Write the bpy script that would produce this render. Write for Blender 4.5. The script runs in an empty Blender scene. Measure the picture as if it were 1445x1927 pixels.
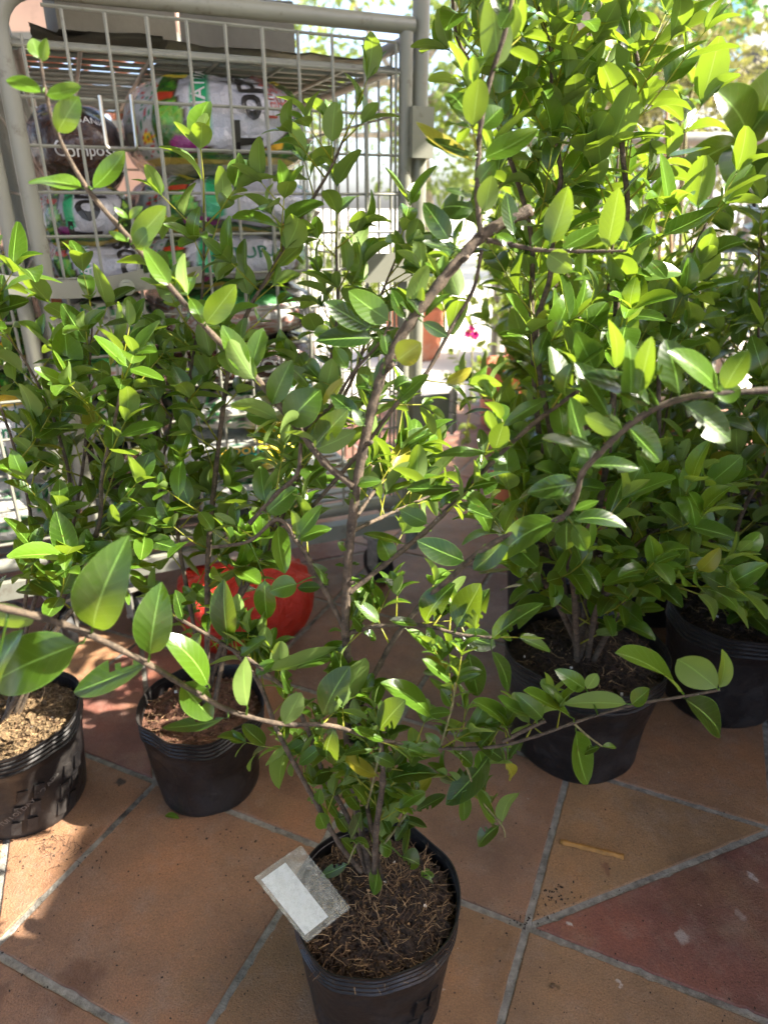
import bpy, math, random
from math import radians, sin, cos, pi, tan, atan2, sqrt
from mathutils import Vector, noise, Matrix

sc = bpy.context.scene
C = sc.collection
# ------------------------------------------------------------------ camera
F = 1300.0; CU = 722.5; CV = 963.5; TH = radians(24); H = 1.0
cd = bpy.data.cameras.new('camera'); cam = bpy.data.objects.new('camera', cd); C.objects.link(cam)
cam.location = (0, 0, H); cam.rotation_euler = (radians(90) - TH, 0, 0)
cd.sensor_fit = 'VERTICAL'; cd.sensor_height = 36; cd.lens = 36 * F / 1927
cd.clip_start = .02; cd.clip_end = 300
cd.dof.use_dof = True; cd.dof.focus_distance = .88; cd.dof.aperture_fstop = 4.5
sc.camera = cam
# ------------------------------------------------------------------ world and sun
SUN = Vector((.74, -.02, .67)).normalized()
el = math.asin(SUN.z); az = atan2(SUN.x, SUN.y)
w = bpy.data.worlds.new('World'); sc.world = w; w.use_nodes = True
nt = w.node_tree
sky = nt.nodes.new('ShaderNodeTexSky'); sky.sky_type = 'NISHITA'; sky.sun_disc = False
sky.sun_elevation = el; sky.sun_rotation = az; sky.dust_density = 3.0; sky.air_density = .7
nt.links.new(sky.outputs[0], nt.nodes['Background'].inputs[0]); nt.nodes['Background'].inputs[1].default_value = .15
sl = bpy.data.lights.new('sun', 'SUN'); sl.energy = 5; sl.angle = radians(.5); sl.color = (1, .93, .80)
so = bpy.data.objects.new('sun', sl); C.objects.link(so)
so.rotation_euler = (-SUN).to_track_quat('-Z', 'Y').to_euler()
sc.view_settings.view_transform = 'Standard'; sc.view_settings.look = 'None'
sc.view_settings.gamma = 1; sc.view_settings.exposure = 2.3
sc.cycles.max_bounces = 8; sc.cycles.transparent_max_bounces = 8

# ------------------------------------------------------------------ small helpers
def ray(u, v):
    x = (u - CU) / F; y = (CV - v) / F
    return Vector((x, cos(TH) + y * sin(TH), -sin(TH) + y * cos(TH)))
def P(u, v, y):
    d = ray(u, v); return Vector((0, 0, H)) + d * (y / d.y)
def px_size(p):            # metres covered by one photo pixel at p
    q = p - Vector((0, 0, H)); return (q.y * cos(TH) - q.z * sin(TH)) / F
def vrand(r):
    return Vector((r.uniform(-1, 1), r.uniform(-1, 1), r.uniform(-1, 1)))
def catmull(pts, n=6):
    out = []
    m = len(pts)
    for i in range(m - 1):
        p0 = pts[max(i - 1, 0)]; p1 = pts[i]; p2 = pts[i + 1]; p3 = pts[min(i + 2, m - 1)]
        for k in range(n):
            t = k / n
            out.append(.5 * ((2 * p1) + (p2 - p0) * t + (2 * p0 - 5 * p1 + 4 * p2 - p3) * t * t + (3 * p1 - p0 - 3 * p2 + p3) * t ** 3))
    out.append(pts[-1]); return out

class MB:
    def __init__(s): s.v = []; s.f = []; s.uv = []; s.col = []; s.mi = []; s.smooth = True
    def add(s, vs, fs, uvs=None, col=(1, 1, 1, 1), mi=0, cols=None):
        b = len(s.v); s.v += [tuple(q) for q in vs]
        for f in fs: s.f.append(tuple(b + i for i in f)); s.mi.append(mi)
        s.uv += uvs if uvs else [(0, 0)] * len(vs)
        s.col += cols if cols else [col] * len(vs)
    def box(s, c, h, R=None, col=(1, 1, 1, 1), mi=0, bev=0):
        cs = []
        for x in (-1, 1):
            for y in (-1, 1):
                for z in (-1, 1):
                    q = Vector((x * h[0], y * h[1], z * h[2]))
                    if R is not None: q = R @ q
                    cs.append(Vector(c) + q)
        s.add(cs, [(0, 1, 3, 2), (4, 6, 7, 5), (0, 4, 5, 1), (2, 3, 7, 6), (0, 2, 6, 4), (1, 5, 7, 3)], col=col, mi=mi)
    def tube(s, pts, rad, n=8, cap=True, col=(1, 1, 1, 1), mi=0, jit=0, rng=None):
        pts = [Vector(p) for p in pts]; m = len(pts)
        rs = rad if isinstance(rad, (list, tuple)) else [rad] * m
        t0 = (pts[1] - pts[0]).normalized()
        ref = Vector((0, 0, 1)) if abs(t0.z) < .9 else Vector((1, 0, 0))
        a = t0.cross(ref).normalized()
        vs = []; uv = []; L = 0
        for i in range(m):
            t = (pts[min(i + 1, m - 1)] - pts[max(i - 1, 0)])
            t = t.normalized() if t.length > 1e-9 else t0
            a = (a - t * a.dot(t)).normalized(); b = t.cross(a)
            if i: L += (pts[i] - pts[i - 1]).length
            for k in range(n):
                th = 2 * pi * k / n
                r = rs[i] * (1 + (rng.uniform(-jit, jit) if rng else 0))
                vs.append(pts[i] + (a * cos(th) + b * sin(th)) * r); uv.append((k / n, L))
        fs = []
        for i in range(m - 1):
            for k in range(n):
                k2 = (k + 1) % n
                fs.append((i * n + k, i * n + k2, (i + 1) * n + k2, (i + 1) * n + k))
        if cap:
            fs.append(tuple(range(n - 1, -1, -1))); fs.append(tuple((m - 1) * n + k for k in range(n)))
        s.add(vs, fs, uv, col=col, mi=mi)
    def lathe(s, prof, n=48, c=(0, 0, 0), wob=0, seed=0, col=(1, 1, 1, 1), mi=0, sx=1, sy=1):
        vs = []; uv = []
        for j, (r, z) in enumerate(prof):
            for k in range(n):
                th = 2 * pi * k / n
                dr = 1 + wob * noise.noise(Vector((cos(th) * 1.3 + seed * 3.1, sin(th) * 1.3, z * 6)))
                dz = wob * .12 * noise.noise(Vector((cos(th) * 2 + seed * 1.7, sin(th) * 2, 5))) * (1 if z > .05 else 0)
                vs.append((c[0] + r * dr * cos(th) * sx, c[1] + r * dr * sin(th) * sy, c[2] + z + dz)); uv.append((k / n, j / len(prof)))
        fs = []
        for j in range(len(prof) - 1):
            for k in range(n):
                k2 = (k + 1) % n
                fs.append((j * n + k, j * n + k2, (j + 1) * n + k2, (j + 1) * n + k))
        s.add(vs, fs, uv, col=col, mi=mi)
    def build(s, name, mats, parent=None, smooth=True, auto=None):
        me = bpy.data.meshes.new(name); me.from_pydata(s.v, [], s.f)
        if s.uv:
            ul = me.uv_layers.new(name='UVMap')
            vi = [0] * len(me.loops); me.loops.foreach_get('vertex_index', vi)
            flat = []
            for i in vi: flat += s.uv[i]
            ul.data.foreach_set('uv', flat)
        ca = me.color_attributes.new('tint', 'FLOAT_COLOR', 'POINT')
        fc = []
        for c_ in s.col: fc += c_
        ca.data.foreach_set('color', fc)
        if not isinstance(mats, (list, tuple)): mats = [mats]
        for m_ in mats: me.materials.append(m_)
        me.polygons.foreach_set('material_index', s.mi)
        me.polygons.foreach_set('use_smooth', [smooth] * len(me.polygons))
        me.update()
        if auto:
            try: me.set_sharp_from_angle(angle=radians(auto))
            except Exception: pass
        o = bpy.data.objects.new(name, me); C.objects.link(o)
        if parent: o.parent = parent
        return o

def thing(name, label, cat, loc=(0, 0, 0), rz=0, group=None):
    o = bpy.data.objects.new(name, None); C.objects.link(o); o.empty_display_size = .05
    o.location = loc; o.rotation_euler = (0, 0, rz)
    o['label'] = label; o['category'] = cat
    if group: o['group'] = group
    return o
def tag(o, label=None, cat=None, group=None, kind=None):
    if label: o['label'] = label
    if cat: o['category'] = cat
    if group: o['group'] = group
    if kind: o['kind'] = kind
    return o
def place(o, parent):      # a mesh written in world coordinates put under an Empty
    bpy_m = Matrix.Translation(parent.location) @ parent.rotation_euler.to_matrix().to_4x4()
    o.parent = parent; o.matrix_parent_inverse = bpy_m.inverted(); return o

# ------------------------------------------------------------------ materials
def mat(name):
    m = bpy.data.materials.new(name); m.use_nodes = True; nt = m.node_tree
    return m, nt, nt.nodes['Principled BSDF']
def N(nt, t, **kw):
    n = nt.nodes.new(t)
    for k, v in kw.items(): setattr(n, k, v)
    return n
def ramp(nt, fac, stops):
    r = N(nt, 'ShaderNodeValToRGB'); e = r.color_ramp.elements
    while len(e) < len(stops): e.new(.5)
    for i, (p, c) in enumerate(stops):
        e[i].position = p; e[i].color = (*c, 1) if len(c) == 3 else c
    nt.links.new(fac, r.inputs[0]); return r.outputs[0]
def noi(nt, scale, detail=4, rough=.55, coord='Object', vec=None):
    n = N(nt, 'ShaderNodeTexNoise'); n.inputs['Scale'].default_value = scale
    n.inputs['Detail'].default_value = detail; n.inputs['Roughness'].default_value = rough
    if vec is None:
        tc = N(nt, 'ShaderNodeTexCoord'); vec = tc.outputs[coord]
    nt.links.new(vec, n.inputs['Vector']); return n.outputs['Fac']
def mix(nt, fac, a, b, mode='MIX'):
    m = N(nt, 'ShaderNodeMix', data_type='RGBA', blend_type=mode)
    for s, v in ((m.inputs[0], fac), (m.inputs[6], a), (m.inputs[7], b)):
        if hasattr(v, 'node'): nt.links.new(v, s)
        elif isinstance(v, (int, float)): s.default_value = v
        else: s.default_value = (*v, 1)
    return m.outputs[2]
def mth(nt, op, a, b=0, c=None, clamp=False):
    m = N(nt, 'ShaderNodeMath', operation=op); m.use_clamp = clamp
    for i, v in enumerate((a, b) if c is None else (a, b, c)):
        if hasattr(v, 'node'): nt.links.new(v, m.inputs[i])
        else: m.inputs[i].default_value = v
    return m.outputs[0]
def bump(nt, bs, h, dist=.002, st=1.0):
    b = N(nt, 'ShaderNodeBump'); b.inputs['Distance'].default_value = dist; b.inputs['Strength'].default_value = st
    nt.links.new(h, b.inputs['Height']); nt.links.new(b.outputs[0], bs.inputs['Normal'])
def simple(name, col, rough=.6, metal=0, var=.15, scale=20, bmp=0, dirt=None, dscale=6, dlo=.55, dhi=.7):
    m, nt, bs = mat(name)
    f = noi(nt, scale)
    c = ramp(nt, f, [(.3, tuple(x * (1 - var) for x in col)), (.7, tuple(min(1, x * (1 + var)) for x in col))])
    if dirt:
        d = ramp(nt, noi(nt, dscale, 8, .7), [(dlo, (0, 0, 0)), (dhi, (1, 1, 1))])
        c = mix(nt, d, c, dirt)
    nt.links.new(c, bs.inputs['Base Color']); bs.inputs['Roughness'].default_value = rough; bs.inputs['Metallic'].default_value = metal
    if bmp: bump(nt, bs, noi(nt, scale * 4, 6), bmp)
    return m

def leaf_mat(name, deep, light, under, trans, rough=.3, tw=.38):
    m, nt, bs = mat(name)
    uv = N(nt, 'ShaderNodeUVMap'); sp = N(nt, 'ShaderNodeSeparateXYZ'); nt.links.new(uv.outputs[0], sp.inputs[0])
    x = mth(nt, 'ABSOLUTE', mth(nt, 'SUBTRACT', sp.outputs[0], .5)); y = sp.outputs[1]
    att = N(nt, 'ShaderNodeAttribute', attribute_name='tint'); sa = N(nt, 'ShaderNodeSeparateColor'); nt.links.new(att.outputs[0], sa.inputs[0])
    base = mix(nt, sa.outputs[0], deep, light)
    fn = noi(nt, 60, 3)
    base = mix(nt, mth(nt, 'MULTIPLY', fn, .35), base, tuple(q * .55 for q in deep))
    # side veins
    wv = mth(nt, 'SINE', mth(nt, 'MULTIPLY', mth(nt, 'SUBTRACT', y, mth(nt, 'MULTIPLY', mth(nt, 'POWER', x, .8), .42)), 50))
    vein = mth(nt, 'GREATER_THAN', wv, .975)
    rib = mth(nt, 'LESS_THAN', x, .018)
    edge = mth(nt, 'GREATER_THAN', x, .488)
    vc = tuple(min(1, q * 2.2 + .05) for q in light)
    base = mix(nt, mth(nt, 'MULTIPLY', vein, .16), base, vc)
    base = mix(nt, mth(nt, 'MULTIPLY', rib, .75), base, vc)
    base = mix(nt, mth(nt, 'MULTIPLY', edge, .45), base, vc)
    spots = ramp(nt, noi(nt, 110, 2), [(.70, (0, 0, 0)), (.73, (1, 1, 1))])
    base = mix(nt, mth(nt, 'MULTIPLY', spots, .7), base, (.10, .06, .02))
    dust = ramp(nt, noi(nt, 28, 6, .7), [(.52, (0, 0, 0)), (.75, (1, 1, 1))])
    base = mix(nt, mth(nt, 'MULTIPLY', dust, mth(nt, 'MULTIPLY', sa.outputs[1], .35)), base, (.22, .22, .15))
    sick = mth(nt, 'GREATER_THAN', sa.outputs[1], .985)
    base = mix(nt, mth(nt, 'MULTIPLY', sick, .6), base, (.42, .34, .03))
    geo = N(nt, 'ShaderNodeNewGeometry')
    und = mix(nt, mth(nt, 'MULTIPLY', rib, .6), mix(nt, sa.outputs[0], under, tuple(min(1, q * 1.25) for q in under)), vc)
    col = mix(nt, geo.outputs['Backfacing'], base, und)
    nt.links.new(col, bs.inputs['Base Color'])
    rr = mth(nt, 'ADD', mth(nt, 'MULTIPLY', geo.outputs['Backfacing'], .3), mth(nt, 'ADD', rough, mth(nt, 'MULTIPLY', sa.outputs[1], .2)))
    nt.links.new(rr, bs.inputs['Roughness']); bs.inputs['Specular IOR Level'].default_value = .5
    h = mth(nt, 'ADD', mth(nt, 'MULTIPLY', wv, .10), mth(nt, 'MULTIPLY', fn, 1.0))
    bump(nt, bs, h, .0006, .6)
    tr = N(nt, 'ShaderNodeBsdfTranslucent')
    tc = mix(nt, sa.outputs[0], trans, tuple(min(1, q * 1.35) for q in trans))
    tc = mix(nt, mth(nt, 'MULTIPLY', rib, .4), tc, (.5, .55, .2))
    nt.links.new(tc, tr.inputs[0])
    ms = N(nt, 'ShaderNodeMixShader'); ms.inputs[0].default_value = tw
    nt.links.new(bs.outputs[0], ms.inputs[1]); nt.links.new(tr.outputs[0], ms.inputs[2])
    nt.links.new(ms.outputs[0], nt.nodes['Material Output'].inputs[0])
    return m
M = {}
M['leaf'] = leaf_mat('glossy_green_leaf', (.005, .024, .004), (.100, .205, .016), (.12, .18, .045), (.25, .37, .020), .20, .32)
M['leaf_far'] = leaf_mat('background_leaf', (.06, .10, .02), (.17, .22, .04), (.15, .19, .05), (.26, .33, .04), .5)
M['leaf_olive'] = leaf_mat('olive_tree_leaf', (.045, .05, .012), (.21, .17, .05), (.12, .12, .04), (.17, .17, .04), .5)
M['leaf_dark'] = leaf_mat('dark_green_leaf', (.016, .06, .014), (.07, .18, .03), (.13, .2, .06), (.15, .36, .03), .35)

def bark_mat(name, a, b):
    m, nt, bs = mat(name)
    c = ramp(nt, noi(nt, 90, 6, .7), [(.35, a), (.65, b)])
    sp = ramp(nt, noi(nt, 420, 2), [(.68, (0, 0, 0)), (.74, (1, 1, 1))])
    c = mix(nt, mth(nt, 'MULTIPLY', sp, .6), c, (.42, .36, .26))
    nt.links.new(c, bs.inputs['Base Color']); bs.inputs['Roughness'].default_value = .8
    bump(nt, bs, noi(nt, 350, 6, .7), .0018); return m
M['bark'] = bark_mat('grey_brown_bark', (.026, .018, .012), (.14, .10, .065))
M['bark_green'] = bark_mat('green_twig_bark', (.12, .10, .04), (.26, .24, .10))
M['bark_big'] = simple('pale_tree_bark', (.36, .29, .21), .9, var=.3, scale=12, bmp=.01)

def pot_mat():
    m, nt, bs = mat('black_nursery_pot_plastic')
    d = ramp(nt, noi(nt, 7, 9, .72), [(.46, (0, 0, 0)), (.66, (1, 1, 1))])
    fine = ramp(nt, noi(nt, 160, 4), [(.60, (0, 0, 0)), (.72, (1, 1, 1))])
    c = mix(nt, mth(nt, 'MULTIPLY', d, .55), (.006, .0055, .006), (.045, .036, .030))
    c = mix(nt, mth(nt, 'MULTIPLY', fine, .15), c, (.16, .13, .11))
    nt.links.new(c, bs.inputs['Base Color'])
    nt.links.new(ramp(nt, d, [(0, (.36,) * 3), (1, (.8,) * 3)]), bs.inputs['Roughness'])
    bump(nt, bs, noi(nt, 60, 5), .0015); return m
M['pot'] = pot_mat()
def soil_mat(a, b, name='potting_soil'):
    m, nt, bs = mat(name)
    v = N(nt, 'ShaderNodeTexVoronoi'); v.inputs['Scale'].default_value = 130
    tc = N(nt, 'ShaderNodeTexCoord'); nt.links.new(tc.outputs['Object'], v.inputs['Vector'])
    c = ramp(nt, noi(nt, 110, 8, .75), [(.35, a), (.62, b), (.78, tuple(min(1, q * 2.4) for q in b))])
    nt.links.new(c, bs.inputs['Base Color']); bs.inputs['Roughness'].default_value = .95
    bump(nt, bs, mth(nt, 'ADD', v.outputs[0], noi(nt, 220, 8, .8)), .006); return m
M['soil'] = soil_mat((.012, .008, .006), (.075, .045, .028))
M['soil_red'] = soil_mat((.06, .025, .014), (.22, .10, .06), 'red_brown_soil')
M['soil_straw'] = soil_mat((.05, .03, .015), (.30, .20, .10), 'straw_soil')
M['straw'] = simple('dry_fibre', (.13, .075, .038), .9, var=.5, scale=40)
M['chip'] = simple('pale_wood_chip', (.34, .22, .11), .85, var=.4, scale=30)
M['perlite'] = simple('white_perlite', (.75, .72, .66), .9)
M['terracotta'] = simple('terracotta', (.50, .17, .085), .75, var=.2, scale=6, dirt=(.55, .34, .24), dscale=4)
M['paint'] = simple('old_pale_grey_green_paint', (.22, .22, .18), .42, var=.10, scale=5, dirt=(.11, .085, .055), dscale=26, dlo=.58, dhi=.74, bmp=.0004)
M['rust'] = simple('rust', (.16, .05, .02), .9, var=.5, scale=60)
M['steel'] = simple('zinc_steel', (.55, .53, .48), .28, 1, var=.1)
M['dull_steel'] = simple('dull_hinge_steel', (.42, .40, .35), .5, .6, var=.3, scale=60)
M['rubber'] = simple('black_rubber', (.012, .012, .013), .5, var=.2)
M['white_plastic'] = simple('white_plastic', (.72, .72, .68), .4)

def floor_mat():
    m, nt, bs = mat('terracotta_floor_tiles')
    att = N(nt, 'ShaderNodeAttribute', attribute_name='tint')
    c = att.outputs[0]
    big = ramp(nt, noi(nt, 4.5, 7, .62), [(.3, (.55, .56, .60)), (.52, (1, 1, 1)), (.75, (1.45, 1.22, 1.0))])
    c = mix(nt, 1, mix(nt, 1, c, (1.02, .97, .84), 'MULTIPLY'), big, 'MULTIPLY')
    och = ramp(nt, noi(nt, 6, 4), [(.52, (0, 0, 0)), (.72, (1, 1, 1))])
    c = mix(nt, mth(nt, 'MULTIPLY', och, .35), c, (.36, .21, .095))
    dust = ramp(nt, noi(nt, 14, 9, .75), [(.5, (0, 0, 0)), (.75, (1, 1, 1))])
    c = mix(nt, mth(nt, 'MULTIPLY', dust, .42), c, (.34, .27, .22))
    grain = ramp(nt, noi(nt, 420, 4, .7), [(.3, (.62, .62, .62)), (.7, (1.25, 1.25, 1.25))])
    c = mix(nt, 1, c, grain, 'MULTIPLY')
    pits = ramp(nt, noi(nt, 210, 2, .5), [(.68, (0, 0, 0)), (.72, (1, 1, 1))])
    c = mix(nt, mth(nt, 'MULTIPLY', pits, .8), c, (.05, .025, .015))
    pale = ramp(nt, noi(nt, 95, 2, .5), [(.765, (0, 0, 0)), (.785, (1, 1, 1))])
    c = mix(nt, mth(nt, 'MULTIPLY', pale, .55), c, (.5, .42, .35))
    # damp stains at fixed places on the floor
    tc = N(nt, 'ShaderNodeTexCoord')
    nz = N(nt, 'ShaderNodeTexNoise'); nz.inputs['Scale'].default_value = 30; nz.inputs['Detail'].default_value = 7
    nt.links.new(tc.outputs['Object'], nz.inputs['Vector'])
    vs = N(nt, 'ShaderNodeVectorMath', operation='SCALE'); vs.inputs['Scale'].default_value = .06
    vsub = N(nt, 'ShaderNodeVectorMath', operation='SUBTRACT'); nt.links.new(nz.outputs['Color'], vsub.inputs[0]); vsub.inputs[1].default_value = (.5, .5, .5)
    nt.links.new(vsub.outputs[0], vs.inputs[0])
    va = N(nt, 'ShaderNodeVectorMath', operation='ADD'); nt.links.new(tc.outputs['Object'], va.inputs[0]); nt.links.new(vs.outputs[0], va.inputs[1])
    for (u, v_, rad, st, cc) in ((150, 1850, .036, .62, (.11, .045, .02)), (-10, 1872, .02, .62, (.10, .045, .02)), (120, 1885, .03, .35, (.12, .05, .02)),
                                 (230, 1478, .013, .9, (.012, .01, .009)), (1137, 1634, .011, .55, (.14, .045, .025)), (1040, 1862, .009, .75, (.09, .05, .015)),
                                 (1282, 1764, .0115, .62, (.42, .38, .34)), (1417, 1655, .009, .6, (.55, .5, .46)), (1396, 1722, .010, .4, (.45, .38, .35)),
                                 (1065, 1745, .004, .7, (.6, .55, .5)), (1159, 1873, .006, .6, (.55, .5, .45))):
        g = P(u, v_, 1); d = ray(u, v_); t = H / -d.z; g = Vector((0, 0, H)) + d * t
        dn = N(nt, 'ShaderNodeVectorMath', operation='DISTANCE'); nt.links.new(va.outputs[0], dn.inputs[0]); dn.inputs[1].default_value = (g.x, g.y, .003)
        k = ramp(nt, mth(nt, 'DIVIDE', dn.outputs['Value'], rad), [(.62, (1, 1, 1)), (1.08, (0, 0, 0))])
        c = mix(nt, mth(nt, 'MULTIPLY', k, st), c, cc)
    nt.links.new(c, bs.inputs['Base Color'])
    nt.links.new(ramp(nt, noi(nt, 5, 5), [(.3, (.42,) * 3), (.7, (.62,) * 3)]), bs.inputs['Roughness'])
    hh = mth(nt, 'ADD', noi(nt, 300, 5, .7), mth(nt, 'MULTIPLY', noi(nt, 25, 3), 1.5))
    bump(nt, bs, hh, .0022, 1.0); return m
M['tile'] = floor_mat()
M['grout'] = simple('grey_cement_grout', (.25, .235, .205), .95, var=.35, scale=70, bmp=.003, dirt=(.05, .042, .035), dscale=9, dlo=.5, dhi=.66)
M['ground'] = simple('pale_pavement', (.55, .50, .43), .9, var=.15, scale=2)
M['flower'] = simple('magenta_petal', (.75, .02, .28), .5)

# ------------------------------------------------------------------ ground: tile floor on grout, pavement to the horizon
def gpt(u, v):
    d = ray(u, v); t = H / -d.z; return Vector((0, 0, H)) + d * t
PH = radians(-24); nA = Vector((cos(PH), sin(PH), 0)); nB = Vector((-sin(PH), cos(PH), 0)); S_ = .3529
def cell(i, j): return nA * (-.4406 + i * S_) + nB * (.7245 + j * S_)
def build_floor():
    mb = MB(); r = random.Random(5)
    cols = [(.27, .145, .085), (.255, .135, .082), (.29, .16, .10), (.24, .118, .075), (.22, .10, .07)]
    maroon = (.20, .082, .068)
    def tile(pts, col):
        c = sum(pts, Vector()) / len(pts); g = .0052
        ins = []; n = len(pts)
        near = c.y < 2.0 and abs(c.x) < 1.5
        for k in range(n):
            a, b, d = pts[k - 1], pts[k], pts[(k + 1) % n]
            e1 = (b - a).normalized(); e2 = (d - b).normalized()
            n1 = Vector((-e1.y, e1.x, 0)); n2 = Vector((-e2.y, e2.x, 0))
            bis = (n1 + n2).normalized(); ins.append((b, bis, 1 / max(.35, bis.dot(n1))))
        zt = .0042 + r.uniform(-.0004, .0004)
        def ring(off, z, jit):
            cs = [b + bi * k_ * off + Vector((0, 0, z)) for b, bi, k_ in ins]
            if not near: return cs
            out = []
            for k in range(len(cs)):
                a, b = cs[k], cs[(k + 1) % len(cs)]; e = (b - a).normalized(); nn = Vector((-e.y, e.x, 0))
                for q in range(36):
                    p = a.lerp(b, q / 36)
                    if 1 < q < 35: p = p + nn * (jit[k][q])
                    out.append(p)
            return out
        jt = [[max(-.0008, .0011 * noise.noise((b + Vector((q * .01, 0, 0))) * 70) + (r.uniform(.0008, .0026) if r.random() < .06 else 0)) for q in range(36)] for b, _, _ in ins]
        ring0 = ring(g, -.002, jt); ring1 = ring(g + .0006, zt - .0012, jt); ring2 = ring(g + .0024, zt, jt); n = len(ring0)
        fs = []
        for a in range(2):
            for k in range(n):
                k2 = (k + 1) % n; fs.append((a * n + k, a * n + k2, (a + 1) * n + k2, (a + 1) * n + k))
        fs.append(tuple(2 * n + k for k in range(n)))
        mb.add(ring0 + ring1 + ring2, fs, col=(*col, 1))
    for i in range(-14, 20):
        for j in range(-5, 22):
            q = cell(i + .5, j + .5)
            if q.y > 3.75 or q.y < -1.5 or abs(q.x) > 5: continue
            a, b, c_, d = cell(i, j), cell(i + 1, j), cell(i + 1, j + 1), cell(i, j + 1)
            col = cols[r.randrange(5)]; col2 = cols[r.randrange(5)]
            split = None
            if (i, j) == (1, 0): split = ('d', maroon, (.30, .18, .10))
            elif (i, j) == (-2, -1): split = ('a', (.28, .15, .09), (.27, .145, .088))
            elif (i, j) == (-2, 0): split = ('a', maroon, (.25, .10, .08))
            elif (i, j) == (-1, -1): col = (.275, .15, .092)
            elif (i, j) == (-1, 0): col = (.285, .145, .082)
            elif (i, j) == (0, 0): col = (.265, .15, .10)
            elif (i, j) == (1, 1): col = (.27, .15, .092)
            elif (i, j) in ((1, -1), (2, 0)): col = (.27, .165, .10)
            elif (i, j) == (0, -1): col = (.28, .16, .088)
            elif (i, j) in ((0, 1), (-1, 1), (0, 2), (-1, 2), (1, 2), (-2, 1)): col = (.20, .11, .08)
            elif j > 1 and r.random() < .25: split = (r.choice('ad'), col, maroon)
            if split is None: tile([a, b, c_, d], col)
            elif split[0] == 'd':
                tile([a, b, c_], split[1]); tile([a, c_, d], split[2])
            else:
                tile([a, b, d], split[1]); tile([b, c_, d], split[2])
    o = mb.build('floor', M['tile'], smooth=False); o['kind'] = 'structure'
    g = MB(); g.add([(-8, -4, .0012), (8, -4, .0012), (8, 3.75, .0012), (-8, 3.75, .0012)], [(0, 1, 2, 3)])
    o = g.build('grout_bed', M['grout']); o['kind'] = 'structure'
    g = MB(); g.add([(-120, -60, -.004), (120, -60, -.004), (120, 160, -.004), (-120, 160, -.004)], [(0, 1, 2, 3)])
    o = g.build('ground', M['ground']); o['kind'] = 'structure'
build_floor()

# ------------------------------------------------------------------ leaves
def add_leaf(mb, base, tip, width, nrm, fold=.25, curl=.1, tint=.3, rng=random, res=(4, 8), blunt=1.0, twist=0.0, pet=True, wave=0):
    ax = tip - base; L = ax.length
    if L < 1e-5: return
    a = ax / L
    side = a.cross(nrm)
    if side.length < 1e-4: side = a.cross(Vector((.3, .5, .8)))
    side.normalize(); n = side.cross(a)
    C_, R_ = res; vs = []; uv = []
    gl = rng.random()
    ph = rng.uniform(0, 6)
    k0 = .06 if pet else 0
    for r_ in range(R_ + 1):
        t = r_ / R_
        s = k0 + (1 - k0) * t
        hw = width * .5 * (max(0, sin(pi * t ** (.92 * blunt))) ** (.62 if res[1] > 8 else .5)) * (1 - .05 * t)
        if r_ == R_: hw = width * (.012 if R_ > 8 else .09)
        if r_ == 0: hw = width * .02
        off = curl * L * (4 * t * (1 - t) - .9 * t * t)
        c = base + a * (s * L) + n * off
        tw = twist * t
        sd = side * cos(tw) + n * sin(tw); nn = n * cos(tw) - side * sin(tw)
        for k in range(C_ + 1):
            x = -1 + 2 * k / C_
            ww = wave * L * sin(ph + t * 9 + (x > 0) * 1.7) * abs(x)
            vs.append(c + sd * (hw * x * (1 - .12 * abs(fold) * abs(x))) + nn * (abs(x) ** 1.3 * hw * fold + ww))
            uv.append((.5 + .5 * x, t))
    fs = []
    W = C_ + 1
    for r_ in range(R_):
        for k in range(C_):
            fs.append((r_ * W + k, r_ * W + k + 1, (r_ + 1) * W + k + 1, (r_ + 1) * W + k))
    mb.add(vs, fs, uv, col=(tint, gl, 0, 1))
    if pet:
        e = base + a * (k0 * L * 1.1) + n * (curl * L * .2)
        mb.tube([base, e], [width * .03, width * .022], n=4, cap=False, col=(tint, gl, 0, 1))

def twig(mb, mbw, p, d, length, LL, rng, tint=(.1, .5), up=.25, res=(4, 6), wr=.50, r0=.0016, step=.5, tend=None):
    """a leafy twig: opposite pairs of leaves, each pair turned a quarter from the last, a rosette at the end"""
    d = d.normalized(); pts = [p.copy()]
    perp = d.cross(vrand(rng)).normalized()
    n = max(1, int(length / (LL * step)))
    for k in range(n):
        st = length / n
        d = (d + Vector((0, 0, up * .25)) + vrand(rng) * .12).normalized()
        p = p + d * st; pts.append(p.copy())
        perp = (perp - d * perp.dot(d)).normalized(); perp = d.cross(perp) if rng.random() < .75 else (perp + vrand(rng) * .5)
        perp = (perp - d * perp.dot(d)).normalized()
        last = (k == n - 1)
        tt = rng.uniform(*tint)
        pr = 2 if last else 1
        for q in range(pr):
            pp = perp if q == 0 else d.cross(perp)
            for s in (-1, 1):
                if rng.random() < .10: continue
                ang = radians(rng.uniform(35, 70)) if not last else radians(rng.uniform(18, 50))
                a = d * cos(ang) + pp * s * sin(ang)
                a = (a + vrand(rng) * .18 + Vector((0, 0, -.05))).normalized()
                l = LL * rng.uniform(.7, 1.15) * (.75 if (last and q) else 1)
                nrm = (d * 1.0 + Vector((0, 0, .8)) + vrand(rng) * .35)
                add_leaf(mb, p, p + a * l, l * wr * rng.uniform(.85, 1.15), nrm, fold=rng.uniform(.15, .5), curl=rng.uniform(-.02, .14),
                         tint=min(1, max(0, tt + rng.uniform(-.12, .12) + (.25 if last else 0))), rng=rng, res=res, twist=rng.uniform(-.3, .3), blunt=rng.uniform(.85, 1.15), wave=rng.choice((0, 0, .012)))
    if len(pts) > 1: mbw.tube(pts, [r0 * (1 - .6 * i / (len(pts) - 1)) for i in range(len(pts))], n=5)

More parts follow.
